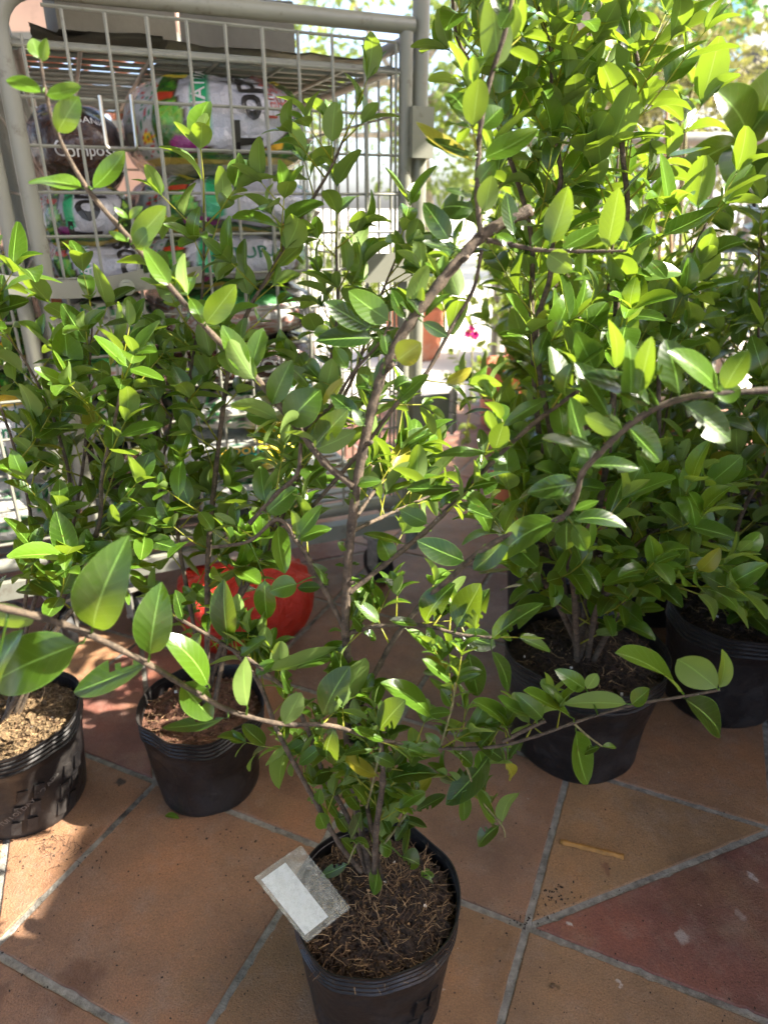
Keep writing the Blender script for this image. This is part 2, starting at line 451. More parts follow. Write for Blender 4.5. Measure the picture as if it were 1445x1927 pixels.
def make_pot(parent, R, h, bot=None, soil='soil', seed=0, emb=None, fill=.88, fibres=300, col='pot', wob=.075):
    """flexible black nursery pot with a ribbed collar, in the parent's own coordinates"""
    bot = bot or R * .80
    prof = [(0, .004), (bot * .55, .003), (bot * .95, .0), (bot, .005), (bot * 1.02, .012)]
    for k in range(1, 9):
        t = k / 9; prof.append((bot * 1.02 + (R * .955 - bot * 1.02) * t, .012 + (h * .80 - .012) * t))
    z = h * .80
    for k in range(4):
        prof += [(R * .962, z), (R * .985, z + h * .012), (R * .985, z + h * .026), (R * .962, z + h * .036)]
        z += h * .042
    prof += [(R * .985, z), (R, h * .985), (R * 1.0, h), (R * .985, h), (R * .965, h * .96), (R * .945, h * .8)]
    mb = MB(); mb.lathe(prof, 72, wob=wob, seed=seed)
    po = mb.build('pot', M[col], parent, auto=50)
    if emb:
        e = MB()
        for (a0, rows) in emb:
            for r_ in range(rows):
                for c_ in range(2):
                    zc = h * (.18 + .17 * r_); an = a0 + c_ * .23 + r_ * .10
                    rr = bot * 1.02 + (R * .955 - bot * 1.02) * (zc / (h * .8))
                    q = []
                    for (da, dz) in ((-.085, -.011), (.055, -.015), (.105, .010), (-.035, .014)):
                        for o_ in (-.001, .0022):
                            a_ = an + da; zz = zc + dz
                            q.append(Vector(((rr + o_) * cos(a_), (rr + o_) * sin(a_), zz)))
                    e.add(q, [(1, 3, 5, 7), (0, 1, 7, 6), (0, 2, 3, 1), (2, 4, 5, 3), (4, 6, 7, 5)])
        e.build('raised_pattern', M[col], po, smooth=False)
    # soil
    rs = random.Random(seed * 7 + 3)
    s = MB(); n = 26; ring = 40; zs = h * fill
    vs = [Vector((0, 0, zs + .012))]
    for j in range(1, n + 1):
        for k in range(ring):
            th = 2 * pi * k / ring; rr = R * .945 * j / n
            vs.append(Vector((rr * cos(th), rr * sin(th), zs + .011 * (1 - (j / n) ** 2) + .010 * noise.fractal(Vector((rr * cos(th) * 38, rr * sin(th) * 38, seed)), 1, 2, 4))))
    fs = [(0, 1 + k, 1 + (k + 1) % ring) for k in range(ring)]
    for j in range(n - 1):
        for k in range(ring):
            k2 = (k + 1) % ring; a = 1 + j * ring
            fs.append((a + k, a + ring + k, a + ring + k2, a + k2))
    s.add(vs, fs); so_ = s.build('soil', M[soil], parent)
    fb = MB()
    for k in range(fibres):
        th = rs.uniform(0, 2 * pi); rr = R * .87 * sqrt(rs.random()); p = Vector((rr * cos(th), rr * sin(th), zs + .011 * (1 - (rr / R) ** 2) + .004))
        kind = rs.random()
        if kind < .8:
            d = vrand(rs); d.z *= .3; d.normalize(); q = [p]
            for _ in range(4):
                d = (d + vrand(rs) * .55); d.z *= .5; d.normalize(); q.append(q[-1] + d * rs.uniform(.003, .009) + Vector((0, 0, .0007)))
            fb.tube(q, rs.uniform(.00018, .0005), n=4, mi=rs.choice((0, 0, 0, 1)))
        elif kind < .992:
            d = vrand(rs); d.z *= .3; d.normalize(); w_ = d.cross(Vector((0, 0, 1))).normalized() * rs.uniform(.0007, .0018); l = rs.uniform(.002, .007)
            fb.add([p - d * l, p + w_, p + d * l, p - w_ + Vector((0, 0, .001))], [(0, 1, 2, 3)], mi=rs.choice((0, 1, 1)))
        else:
            s_ = rs.uniform(.0012, .003); fb.box(p, (s_, s_ * .8, s_ * .7), Matrix.Rotation(rs.uniform(0, 3), 3, vrand(rs)), mi=2)
    for k in range(fibres):
        th = rs.uniform(0, 2 * pi); rr = R * .9 * sqrt(rs.random()); s_ = rs.uniform(.0008, .0034) * (1 if rs.random() < .93 else 1.8)
        p = Vector((rr * cos(th), rr * sin(th), zs + .011 * (1 - (rr / R) ** 2) + .0045))
        fb.box(p, (s_, s_ * rs.uniform(.5, 1), s_ * rs.uniform(.4, .9)), Matrix.Rotation(rs.uniform(0, 3), 3, vrand(rs)), mi=3)
    if fibres: tag(fb.build('mulch', [M['straw'], M['chip'], M['perlite'], M[soil]], so_, smooth=False), kind='stuff')
    return po
print('helpers ok')
# ------------------------------------------------------------------ roll cage trolley
TL = Vector((-.672, 1.444, 0)); TD = Vector((.92, .39, 0)).normalized(); TQ = Vector((-TD.y, TD.x, 0)); TROT = atan2(TD.y, TD.x)
TWD = .785; TDP = .96
def Wt(p, q, z): return TL + TD * p + TQ * q + Vector((0, 0, z))
def make_cage(label, loc, full=True):
    t = thing('roll_cage_trolley', label, 'trolley', loc, TROT, 'roll cage trolleys side by side')
    Wd, Dp, Z0, Z1 = TWD, TDP, .24, 1.345
    def part(name, fn, m='paint', smooth=True, auto=40):
        mb = MB(); fn(mb); return mb.build(name, M[m] if isinstance(m, str) else m, t, smooth, auto)
    R = .0165; cr = .07
    def hoop(q, x0, x1):
        def fn(mb):
            pts = [Vector((x0, q, Z0 - .02)), Vector((x0, q, .6)), Vector((x0, q, Z1 - cr))]
            for k in range(1, 7):
                a = pi / 2 * k / 6; pts.append(Vector((x0 + cr * (1 - cos(a)), q, Z1 - cr + cr * sin(a))))
            pts += [Vector((x0 + Wd * .5, q, Z1)), Vector((x1 + .012, q, Z1))]
            mb.tube(pts, R, 16)
            mb.tube([Vector((x1 - .004, q, Z0 - .02)), Vector((x1 - .004, q, Z1 - .012))], R * .92, 16)
            mb.tube([Vector((x0, q, Z0 + .02)), Vector((x1, q, Z0 + .02))], R * .9, 12)
        return fn
    part('front_frame', hoop(0, 0, Wd)); part('back_frame', hoop(Dp, 0, Wd))
    def wires_front(q, zbar=True):
        def fn(mb):
            x0, x1 = .034, Wd - .028
            mb.tube([(x0, q, Z0 + .02), (x0, q, Z1 - .07)], .0032, 6); mb.tube([(x1, q, Z0 + .02), (x1, q, Z1 - .035)], .0032, 6)
            mb.tube([(x0 + .04, q, Z1 - .024), (x1, q, Z1 - .032)], .0032, 6)
            n = 10
            for k in range(1, n):
                x = x0 + (x1 - x0) * k / n
                mb.tube([(x, q - .004, Z0 + .02), (x, q - .004, Z1 - .028)], .0034 if k % 3 else .0042, 6)
            z = Z1 - .087
            while z > Z0 + .04:
                mb.tube([(0, q, z), (Wd, q, z)], .0033, 6); z -= .079
        return fn
    part('front_mesh', wires_front(-.002)); part('back_mesh', wires_front(Dp + .002))
    def side(x):
        def fn(mb):
            for k in range(1, 13):
                y = Dp * k / 13; mb.tube([(x, y, Z0), (x, y, Z1 - .03)], .0032, 6)
            z = Z1 - .16
            while z > Z0 + .04:
                mb.tube([(x + .004, 0, z), (x + .004, Dp, z)], .0032, 6); z -= .16
            mb.tube([(x, 0, Z1 - .03), (x, Dp, Z1 - .03)], .013, 10)
        return fn
    part('side_mesh', side(Wd - .006)); part('side_mesh', side(.002))
    def shelf(z):
        def fn(mb):
            for k in range(1, 6):
                x = Wd * k / 6; mb.tube([(x, .02, z - .006), (x, Dp - .02, z - .006)], .0045, 6)
            for k in range(1, 14):
                y = Dp * k / 14; mb.tube([(.01, y, z), (Wd - .01, y, z)], .0045, 6)
            for y in (.03, Dp - .03): mb.tube([(.01, y, z - .004), (Wd - .01, y, z - .004)], .0075, 10)
            for x in (.02, Wd - .03): mb.tube([(x, .03, z - .004), (x, Dp - .03, z - .004)], .011, 10)
        return fn
    part('top_shelf', shelf(Z1 - .075)); 
    def base(mb):
        z = .20
        for y in (0, Dp): mb.box((Wd / 2, y, z), (Wd / 2 + .01, .016, .021))
        for x in (.01, Wd - .01, Wd / 2): mb.box((x, Dp / 2, z), (.015, Dp / 2 - .02, .018))
        for k in range(1, 18): mb.box((Wd / 2, Dp * k / 18, z + .024), (Wd / 2 - .01, .014, .002))
    part('base', base, smooth=False)
    for x in (.07, Wd - .06):
        for y in (.03, Dp - .07):
            mb = MB(); R_ = .055
            prof = [(.02, -.0), (.028, .0), (.05, .002), (.055, .006), (.055, .024), (.05, .028), (.028, .030), (.02, .030)]
            mb.lathe(prof, 32)
            RM = Matrix.Rotation(radians(20), 3, 'Z') @ Matrix.Rotation(radians(90), 3, 'Y')
            mb.v = [tuple(RM @ Vector((a, b, c - .015)) + Vector((x, y, R_))) for a, b, c in mb.v]
            wh = mb.build('wheel', M['rubber'], t, auto=40)
            h = MB(); h.lathe([(0, -.002), (.022, -.002), (.024, .004), (.024, .026), (.022, .032), (0, .032)], 20)
            h.v = [tuple(RM @ Vector((a, b, c - .015)) + Vector((x, y, R_))) for a, b, c in h.v]
            h.build('hub', M['dull_steel'], wh, auto=40)
            k = MB(); RZ = Matrix.Rotation(radians(20), 3, 'Z')
            for s in (-1, 1): k.box(Vector((x, y, .094)) + RZ @ Vector((s * .022, 0, 0)), (.0025, .02, .044), RZ)
            k.box((x, y, .140), (.028, .034, .004), RZ); k.tube([Vector((x, y, .14)), Vector((x, y, .18))], .016, 14)
            k.tube([Vector((x, y, R_)) + RZ @ Vector((-.032, 0, 0)), Vector((x, y, R_)) + RZ @ Vector((.032, 0, 0))], .006, 10)
            k.build('caster_fork', M['dull_steel'], t, smooth=False)
    if not full: return t
    # second upright beside the right post, with its sleeve
    part('upright', lambda mb: mb.tube([(Wd + .036, .012, .10), (Wd + .036, .012, 1.62)], .0185, 16))
    part('sleeve', lambda mb: mb.box((Wd + .026, -.006, 1.145), (.026, .024, .05)), smooth=False)
    # hinge at knee height
    part('hinge_plate', lambda mb: mb.box((Wd + .065, -.03, .50), (.052, .002, .052)), smooth=False)
    part('flat_bar', lambda mb: mb.box((Wd - .06, -.024, .865), (.075, .002, .032)), smooth=False)
    def hk(mb):
        for k in range(4): mb.tube([(Wd + .127, -.032, .448 + k * .028), (Wd + .127, -.032, .473 + k * .028)], .0115, 14)
        mb.tube([(Wd + .127, -.032, .440), (Wd + .127, -.032, .565)], .006, 10)
    part('hinge_barrel', hk, 'dull_steel', auto=40)
    # latch strap bowed round the posts, with its bolt
    def strap(mb):
        pts = []
        for k in range(13):
            s = k / 12; x = -.085 + s * .27
            pts.append((x, -.024 - .012 * sin(pi * s), .862 - .016 * sin(pi * s)))
        for a in range(12):
            (x0, y0, z0), (x1, y1, z1) = pts[a], pts[a + 1]
            q = [(x0, y0, z0 - .0175), (x0, y0, z0 + .0175), (x1, y1, z1 - .0175), (x1, y1, z1 + .0175)]
            q += [(x, y + .003, z) for x, y, z in q]
            mb.add(q, [(0, 2, 3, 1), (4, 5, 7, 6), (1, 3, 7, 5), (0, 4, 6, 2)])
    st = part('latch_strap', strap, smooth=False)
    part('strap_end', lambda mb: mb.box((.215, -.0205, .857), (.09, .002, .0165), Matrix.Rotation(radians(-5), 3, 'Y') @ Matrix.Rotation(radians(2), 3, 'Z')), smooth=False)
    def bolt(mb):
        RX = Matrix.Rotation(radians(90), 3, 'X'); c = Vector((.148, -.034, .846))
        q = MB(); q.lathe([(.0155, 0), (.0155, .001), (0, .001)], 24); q.lathe([(.0125, .001), (.0125, .0062), (.0112, .0078), (0, .0080)], 6)
        q.lathe([(.0098, .0079), (.0098, .0086), (.0084, .0086), (.0084, .0080)], 24)
        mb.v = [tuple(RX @ Vector(v) + c) for v in q.v]; mb.f = q.f; mb.uv = q.uv; mb.col = q.col; mb.mi = q.mi
    b = MB(); bolt(b); bo = b.build('bolt', M['steel'], st, smooth=False)
    # drop handle
    def hd(mb):
        x = .150
        pts = [(x, -.008, 1.186), (x, -.012, 1.105), (x + .002, -.012, 1.099), (x + .006, -.012, 1.097), (x + .048, -.012, 1.097), (x + .052, -.012, 1.099), (x + .054, -.012, 1.105), (x + .056, -.008, 1.190)]
        mb.tube(pts, .0038, 8)
    part('wire_handle', hd, 'steel')
    def rs(mb): mb.box((.012, -.0155, .828), (.007, .003, .010), Matrix.Rotation(.3, 3, 'Y')); 
    part('rust_patch', lambda mb: mb.tube([(.006, -.0012, .842), (.007, -.0012, .818)], .0158, 10), 'rust')
    return t
make_cage('pale painted roll cage full of stacked soil bags, with a bolted strap', TL)
l2 = make_cage('second roll cage, cut off by the left edge of the photo', TL - TD * (TWD + .044) + TQ * .0, False)

# crumpled sheets on the top shelf
def sheet(name, label, p0, q0, p1, q1, z, seed, m):
    mb = MB(); n = 46; vs = []
    r = random.Random(seed)
    for lay in (0, 1):
        for i in range(n + 1):
            for j in range(n + 1):
                p = p0 + (p1 - p0) * i / n; q = q0 + (q1 - q0) * j / n
                f = noise.ridged_multi_fractal(Vector((p * 5 + seed, q * 6, seed)), 1, 2, 4, 1, 2) * .006
                edge = min(i, n - i, j, n - j) / n
                vs.append(Wt(p + .01 * noise.noise(Vector((q * 20, seed, 0))), q + .02 * noise.noise(Vector((p * 14, 0, seed))), z + f + (.004 if lay else 0) + (.05 * max(0, .06 - edge) * noise.noise(Vector((p * 9, q * 9, 3))) * 3)))
    W = n + 1; fs = []
    for i in range(n):
        for j in range(n):
            a = i * W + j; fs.append((a, a + 1, a + W + 1, a + W)); b = a + W * W; fs.append((b, b + W, b + W + 1, b + 1))
    mb.add(vs, fs)
    return tag(mb.build(name, M[m]), label, 'packing sheet', 'crumpled sheets on the top shelf')
M['sheet'] = simple('crumpled_grey_plastic_sheet', (.46, .42, .34), .6, var=.35, scale=9, bmp=.003, dirt=(.22, .19, .13), dscale=7)
M['card'] = simple('grey_brown_cardboard', (.15, .14, .11), .85, var=.2, scale=7, bmp=.002)
sheet('crumpled_sheet', 'crumpled pale plastic sheet lying on the top shelf at the right', .30, .08, .74, .9, 1.283, 3, 'sheet')
sheet('cardboard_sheet', 'dusty brown cardboard lying on the top shelf at the left', .05, .04, .285, .26, 1.283, 9, 'card')

# ------------------------------------------------------------------ soil bags
def bagmat():
    m, nt, bs = mat('printed_plastic_bag')
    a = N(nt, 'ShaderNodeAttribute', attribute_name='tint'); nt.links.new(a.outputs[0], bs.inputs['Base Color'])
    bs.inputs['Roughness'].default_value = .22; bs.inputs['Coat Weight'].default_value = .4; bs.inputs['Coat Roughness'].default_value = .12
    vz = N(nt, 'ShaderNodeTexVoronoi', feature='DISTANCE_TO_EDGE'); vz.inputs['Scale'].default_value = 16; tcb = N(nt, 'ShaderNodeTexCoord'); nt.links.new(tcb.outputs['Object'], vz.inputs['Vector'])
    bump(nt, bs, mth(nt, 'ADD', mth(nt, 'MULTIPLY', vz.outputs[0], 1.6), noi(nt, 26, 6, .65)), .014, .8); return m
M['bag'] = bagmat()
M['ink_black'] = simple('black_print', (.015, .013, .013), .35)
M['ink_white'] = simple('white_print', (.55, .55, .56), .35)
M['ink_red'] = simple('red_brown_print', (.28, .04, .03), .4)
M['ink_green'] = simple('dark_green_print', (.01, .10, .05), .4)
M['ink_yellow'] = simple('yellow_print', (.75, .5, .05), .4)
def text_pts(body, size=1.0, bold=0, space=1.0, left=False):
    cu = bpy.data.curves.new('t', 'FONT'); cu.body = body; cu.size = size; cu.offset = bold; cu.space_character = space
    cu.align_x = 'LEFT' if left else 'CENTER'; cu.align_y = 'CENTER'; cu.resolution_u = 3
    o = bpy.data.objects.new('t', cu); C.objects.link(o)
    dg = bpy.context.evaluated_depsgraph_get(); me = bpy.data.meshes.new_from_object(o.evaluated_get(dg))
    import bmesh
    bm = bmesh.new(); bm.from_mesh(me)
    bmesh.ops.triangulate(bm, faces=bm.faces)
    bmesh.ops.subdivide_edges(bm, edges=[e for e in bm.edges if e.calc_length() > size * .18], cuts=1)
    vs = [v.co.copy() for v in bm.verts]; bm.verts.index_update(); fs = [tuple(v.index for v in f.verts) for f in bm.faces]
    bm.free(); bpy.data.objects.remove(o); bpy.data.curves.remove(cu); bpy.data.meshes.remove(me)
    return vs, fs

class Bag:
    """a filled sack lying flat: superellipsoid with puckers; (s,t): s along the cage, t up round the front face"""
    def __init__(b, a, d, c, seed): b.a, b.d, b.c, b.seed = a, d, c, seed
    def pt(b, th, ph, off=0):
        e1, e2 = .55, .62
        def pw(x, e): return math.copysign(abs(x) ** e, x)
        x = b.a * pw(cos(ph), e1) * pw(cos(th), e2); y = b.d * pw(cos(ph), e1) * pw(sin(th), e2); z = b.c * pw(sin(ph), .8)
        q = Vector((x, y, z)); n = Vector((x / b.a ** 2, y / b.d ** 2, z / b.c ** 2)).normalized()
        w = noise.fractal(q * 13 + Vector((b.seed * 5.3, 0, 0)), 1, 2, 3) * .009 + noise.ridged_multi_fractal(q * 9 + Vector((b.seed, 3, 0)), 1, 2, 2, 1, 2) * .004
        return q + n * (w + off)
    def front(b, s, t, off=.0022):      # s in -1..1 left..right on the face towards the camera, t = latitude
        s = max(-.98, min(.98, s)); th = -pi / 2 + math.asin(math.copysign(abs(s) ** (1 / .62), s))
        return b.pt(th, t, off)
def veg(s, t, seed):
    n1 = noise.noise(Vector((s * 7, t * 6, seed))); n2 = noise.noise(Vector((s * 26, t * 22, seed + 9)))
    g = (.02 + .05 * (n2 > 0), .10 + .26 * max(0, n1 + n2 * .6), .015)
    if n1 > .42: g = (.30, .48, .06)
    def blob(cs, ct, r, k=1): return ((s - cs) ** 2 + ((t - ct) * k) ** 2) < (r * (1 + .15 * n2)) ** 2
    if blob(-.50, -.30, .19, 1.3): g = (.20 + .15 * max(0, n2), .015, .14)
    if blob(-.60, .12, .16): g = (.12 + .1 * (n2 > 0), .42, .04)
    if blob(-.70, .42, .10): g = (.50, .05, .02)
    if blob(.46, -.33, .14): g = (.72, .40, .02) if n2 < .25 else (.8, .5, .05)
    if blob(.28, -.12, .07) or blob(.36, -.02, .06): g = (.55, .02, .02)
    if blob(-.02, -.35, .16, 2.0) and n2 > -.05: g = (.45, .58, .22)
    if s < -.80:
        g = (.45, .45, .44)
        if blob(-.86, -.2, .05, .6): g = (.75, .5, .03)
        if n2 > .25: g = (.5, .03, .03)
        if n2 < -.3: g = (.02, .2, .07)
    return g
def soil_bag(kind, label, p, q, z, a, d, c, seed, rz=0, texts=()):
    b = Bag(a, d, c, seed); loc = Wt(p, q, z)
    t = thing('soil_bag', label, 'bag of soil', loc, TROT + rz, 'bags of soil stacked in the roll cage')
    mb = MB(); NU, NV = 150, 70; vs = []; cols = []
    for j in range(NV + 1):
        ph = -pi / 2 + pi * j / NV
        for i in range(NU):
            th = 2 * pi * i / NU - pi / 2 - pi
            vs.append(b.pt(th, ph))
            s = math.copysign(abs(cos(th)) ** .62, cos(th)) * (1 if sin(th) < 0 else 1.5); tt = ph
            if kind == 'topsoil':
                e = ((s - .08) / .66) ** 2 + ((tt - .55) / .98) ** 2
                wob = .12 * noise.noise(Vector((s * 4, tt * 4, seed)))
                if tt > 1.15 or (tt > .82 + .15 * s * s and e > 1): col = (.01, .12, .045) if (tt > 1.0 or abs(s) < .5) else (.62, .50, .05)
                elif e + wob < 1: col = (.36, .36, .40)
                elif e + wob < 1.10: col = (.05, .025, .02)
                else: col = veg(s, tt, seed)
                if -.46 < s < -.24 and tt > -.12 - .1 * (1 - ((s + .35) / .11) ** 2): col = (.02, .30, .12)
                if tt < -.62: col = (.42, .40, .34) if tt < -.8 else (.50, .38, .08)
                if abs(s) > 1.05: col = (.05, .055, .05) if tt > -.2 else col
            elif kind == 'compost':
                n = noise.noise(Vector((s * 20, tt * 18, seed)))
                col = (.045 + .03 * n, .018 + .012 * n, .012)
                if tt > .55: col = (.03, .035, .03)
                if .62 < tt < .75: col = (.10, .10, .02)
                if tt < -.75: col = (.2, .17, .12)
            elif kind == 'info':
                col = (.45, .46, .50)
                if tt > .35: col = (.65, .42, .03)
                if tt > .6: col = veg(s, tt - .8, seed)
            elif kind == 'plain':
                n = noise.noise(Vector((s * 6, tt * 5, seed)))
                col = (.42, .41, .38) if n > -.1 else ((.03, .2, .05) if n > -.3 else (.03, .03, .03))
            elif kind == 'stone':
                n = noise.noise(Vector((s * 30, tt * 26, seed)))
                col = (.42, .42, .41) if n > 0 else (.30, .15, .12)
                if tt > .3: col = (.05, .22, .06)
                if s > .55: col = (.02, .02, .02)
            elif kind == 'label':
                col = (.42, .42, .40)
                if ((s + .05) ** 2 + (tt * .8 - .05) ** 2) < .35 ** 2: col = (.01, .16, .09)
                elif s > .25: col = (.72, .58, .02)
            cols.append((*col, 1))
    fs = []
    for j in range(NV):
        for i in range(NU):
            i2 = (i + 1) % NU; fs.append((j * NU + i, j * NU + i2, (j + 1) * NU + i2, (j + 1) * NU + i))
    mb.add(vs, fs, cols=cols)
    # heat-sealed hem along both short ends
    for sx in (-1, 1):
        hv = []; n = 14
        for k in range(n + 1):
            y = -d * .62 + 1.24 * d * k / n; zz = .006 * sin(k * 1.3 + seed)
            hv += [Vector((sx * a * .93, y, -c * .2 + zz)), Vector((sx * (a * 1.03 + .006 * sin(k + seed)), y * .97, -c * .2 + zz * 2.0 - .008))]
        mb.add(hv, [(2 * k, 2 * k + 1, 2 * k + 3, 2 * k + 2) for k in range(n)], cols=[(.4, .39, .35, 1)] * len(hv))
    bd = mb.build('bag', M['bag'], t)
    for (body, s0, t0, size, m, rot, bold) in texts:
        vs, fs = text_pts(body, 1.0, bold, 1.0, rot); o = []
        for v in vs:
            if rot: ds, dt = -v.y * size, v.x * size          # reading upwards, letters' tops to the left
            else: ds, dt = v.x * size, v.y * size * 1.0
            o.append(b.front(s0 + ds / a, min(1.5, t0 + dt / .105)))
        x = MB(); x.add(o, fs); x.build('printed_text', M[m], bd, smooth=False)
    return t
q0 = .30; ZT = 1.065
ts = [('Topsoil', .16, -.45, .080, 'ink_black', True, .025), ('NATURAL', -.345, -.02, .040, 'ink_white', True, .012), ('Tanah', .42, -.02, .034, 'ink_red', True, 0), ('天然泥土', .58, .12, .036, 'ink_red', True, 0)]
RC = .405
soil_bag('topsoil', 'topmost bag of the right-hand stack, puffed up, white oval reading Topsoil over printed vegetables', RC, .27, ZT + .088, .192, .25, .098, 1, 0, ts)
soil_bag('topsoil', 'second bag from the top of the right-hand stack, vegetables printed on its edge', RC + .008, .30, .995, .198, .27, .066, 2, .03, ())
soil_bag('topsoil', 'third bag from the top of the right-hand stack, with dark green NATURAL letters', RC - .005, .29, .878, .198, .27, .062, 3, -.03, [('NATURAL', .1, .25, .045, 'ink_green', False, .01)])
soil_bag('stone', 'fourth bag down in the right-hand stack, speckled white and reddish brown', RC + .01, .30, .764, .195, .27, .060, 4, .02, ())
soil_bag('compost', 'dark brown bag in the middle of the right-hand stack, below the speckled bag', RC, .29, .650, .197, .27, .060, 5, -.02, [('COMPOST', 0, 0, .05, 'ink_white', False, .01)])
soil_bag('plain', 'creased pale bag low in the right-hand stack, above the bag with a round green label', RC + .005, .29, .538, .197, .27, .058, 6, .02, ())
soil_bag('label', 'bag with a round green label, second from the bottom of the right-hand stack', RC - .05, .28, .428, .20, .27, .058, 7, 0, [('Stool', -.05, .28, .045, 'ink_yellow', False, .005)])
soil_bag('plain', 'lowest bag of the right-hand stack, resting on the cage floor', RC, .30, .322, .2, .27, .058, 8, 0, ())
LC = .098
soil_bag('compost', 'topmost bag of the narrow left-hand stack, dark brown with white print', LC, .31, 1.105, .092, .27, .078, 11, 0, [('Compost', .15, -.05, .026, 'ink_white', False, .004), ('ORGANIC', .2, .42, .020, 'ink_white', False, 0)])
soil_bag('topsoil', 'second bag of the narrow left-hand stack, white with black letters', LC, .30, .975, .094, .27, .062, 12, 0, [('Topsoil', -.05, -.5, .08, 'ink_black', True, .02)])
soil_bag('topsoil', 'third bag of the narrow left-hand stack, white with a green NATURAL stripe', LC + .012, .29, .870, .104, .26, .060, 13, 0, [('NATURAL', -.29, -.3, .032, 'ink_white', True, .01), ('Topsoil', .45, -.6, .08, 'ink_black', True, .02)])
soil_bag('plain', 'grey and white bag under the bolted strap in the left-hand stack', LC + .005, .30, .760, .1, .27, .058, 14, 0, ())
soil_bag('stone', 'speckled bag low in the narrow left-hand stack', LC, .30, .650, .1, .27, .058, 15, 0, ())
soil_bag('plain', 'pale bag second from the bottom of the narrow left-hand stack', LC, .30, .538, .1, .27, .058, 16, 0, ())
soil_bag('compost', 'dark bag at the foot of the narrow left-hand stack', LC, .30, .428, .1, .27, .058, 17, 0, ())
soil_bag('plain', 'bottom bag of the narrow left-hand stack, flat on the cage floor', LC, .30, .322, .1, .27, .058, 18, 0, ())
# bags in the second cage
X2 = -.044 - .13
soil_bag('topsoil', 'white and green vegetable bag, upper one in the second cage', X2, .26, .79, .13, .24, .13, 21, 0, [('NATURAL', .38, .1, .04, 'ink_white', True, .01)])
soil_bag('info', 'grey bag with Chinese and Malay lines, in the second cage at left', X2, .26, .56, .13, .24, .11, 22, 0,
         [('Pertumbuhan | 天然', .1, .30, .030, 'ink_green', False, .004), ('Kelembaban | 保湿', .1, -.02, .030, 'ink_green', False, .006), ('Air yang baik | 良好排水', .1, -.34, .030, 'ink_green', False, .006)])
soil_bag('plain', 'pale bag at the foot of the second cage by the left edge', X2, .26, .36, .13, .24, .09, 23, 0, ())

# red carrier bag on the floor
def red_bag():
    mb = MB(); c = P(460, 1100, 1.50); c.z = 0
    n = 96; prof = [(0, .002), (.75, .0), (.93, .012), (1.0, .05), (1.02, .09), (.98, .14), (.86, .175), (.6, .19), (.25, .185), (0, .18)]
    vs = []
    for j, (r, z) in enumerate(prof):
        for k in range(n):
            th = 2 * pi * k / n
            cx, sy = cos(th), sin(th)
            x = math.copysign(abs(cx) ** .7, cx) * .155 * r; y = math.copysign(abs(sy) ** .7, sy) * .12 * r
            f = noise.ridged_multi_fractal(Vector((x * 14, y * 14, z * 7)), 1, 2, 4, 1, 2) * .022
            vs.append(c + Vector((x * (1 + f * 2), y * (1 + f * 2), z * .80 + f * (z > .01))))
    fs = [(j * n + k, j * n + (k + 1) % n, (j + 1) * n + (k + 1) % n, (j + 1) * n + k) for j in range(len(prof) - 1) for k in range(n)]
    R = Matrix.Translation(c) @ Matrix.Rotation(radians(24), 4, 'Z') @ Matrix.Translation(-c)
    mb.add([R @ v for v in vs], fs)
    m, nt, bs = mat('red_plastic_film'); bs.inputs['Base Color'].default_value = (.55, .028, .010, 1); bs.inputs['Roughness'].default_value = .3
    bump(nt, bs, noi(nt, 24, 6, .7), .02)
    o = mb.build('carrier_bag', m)
    tag(o, 'bulging bright red plastic bag on the tiles in front of the roll cage', 'plastic bag')
red_bag()
print('cage ok')
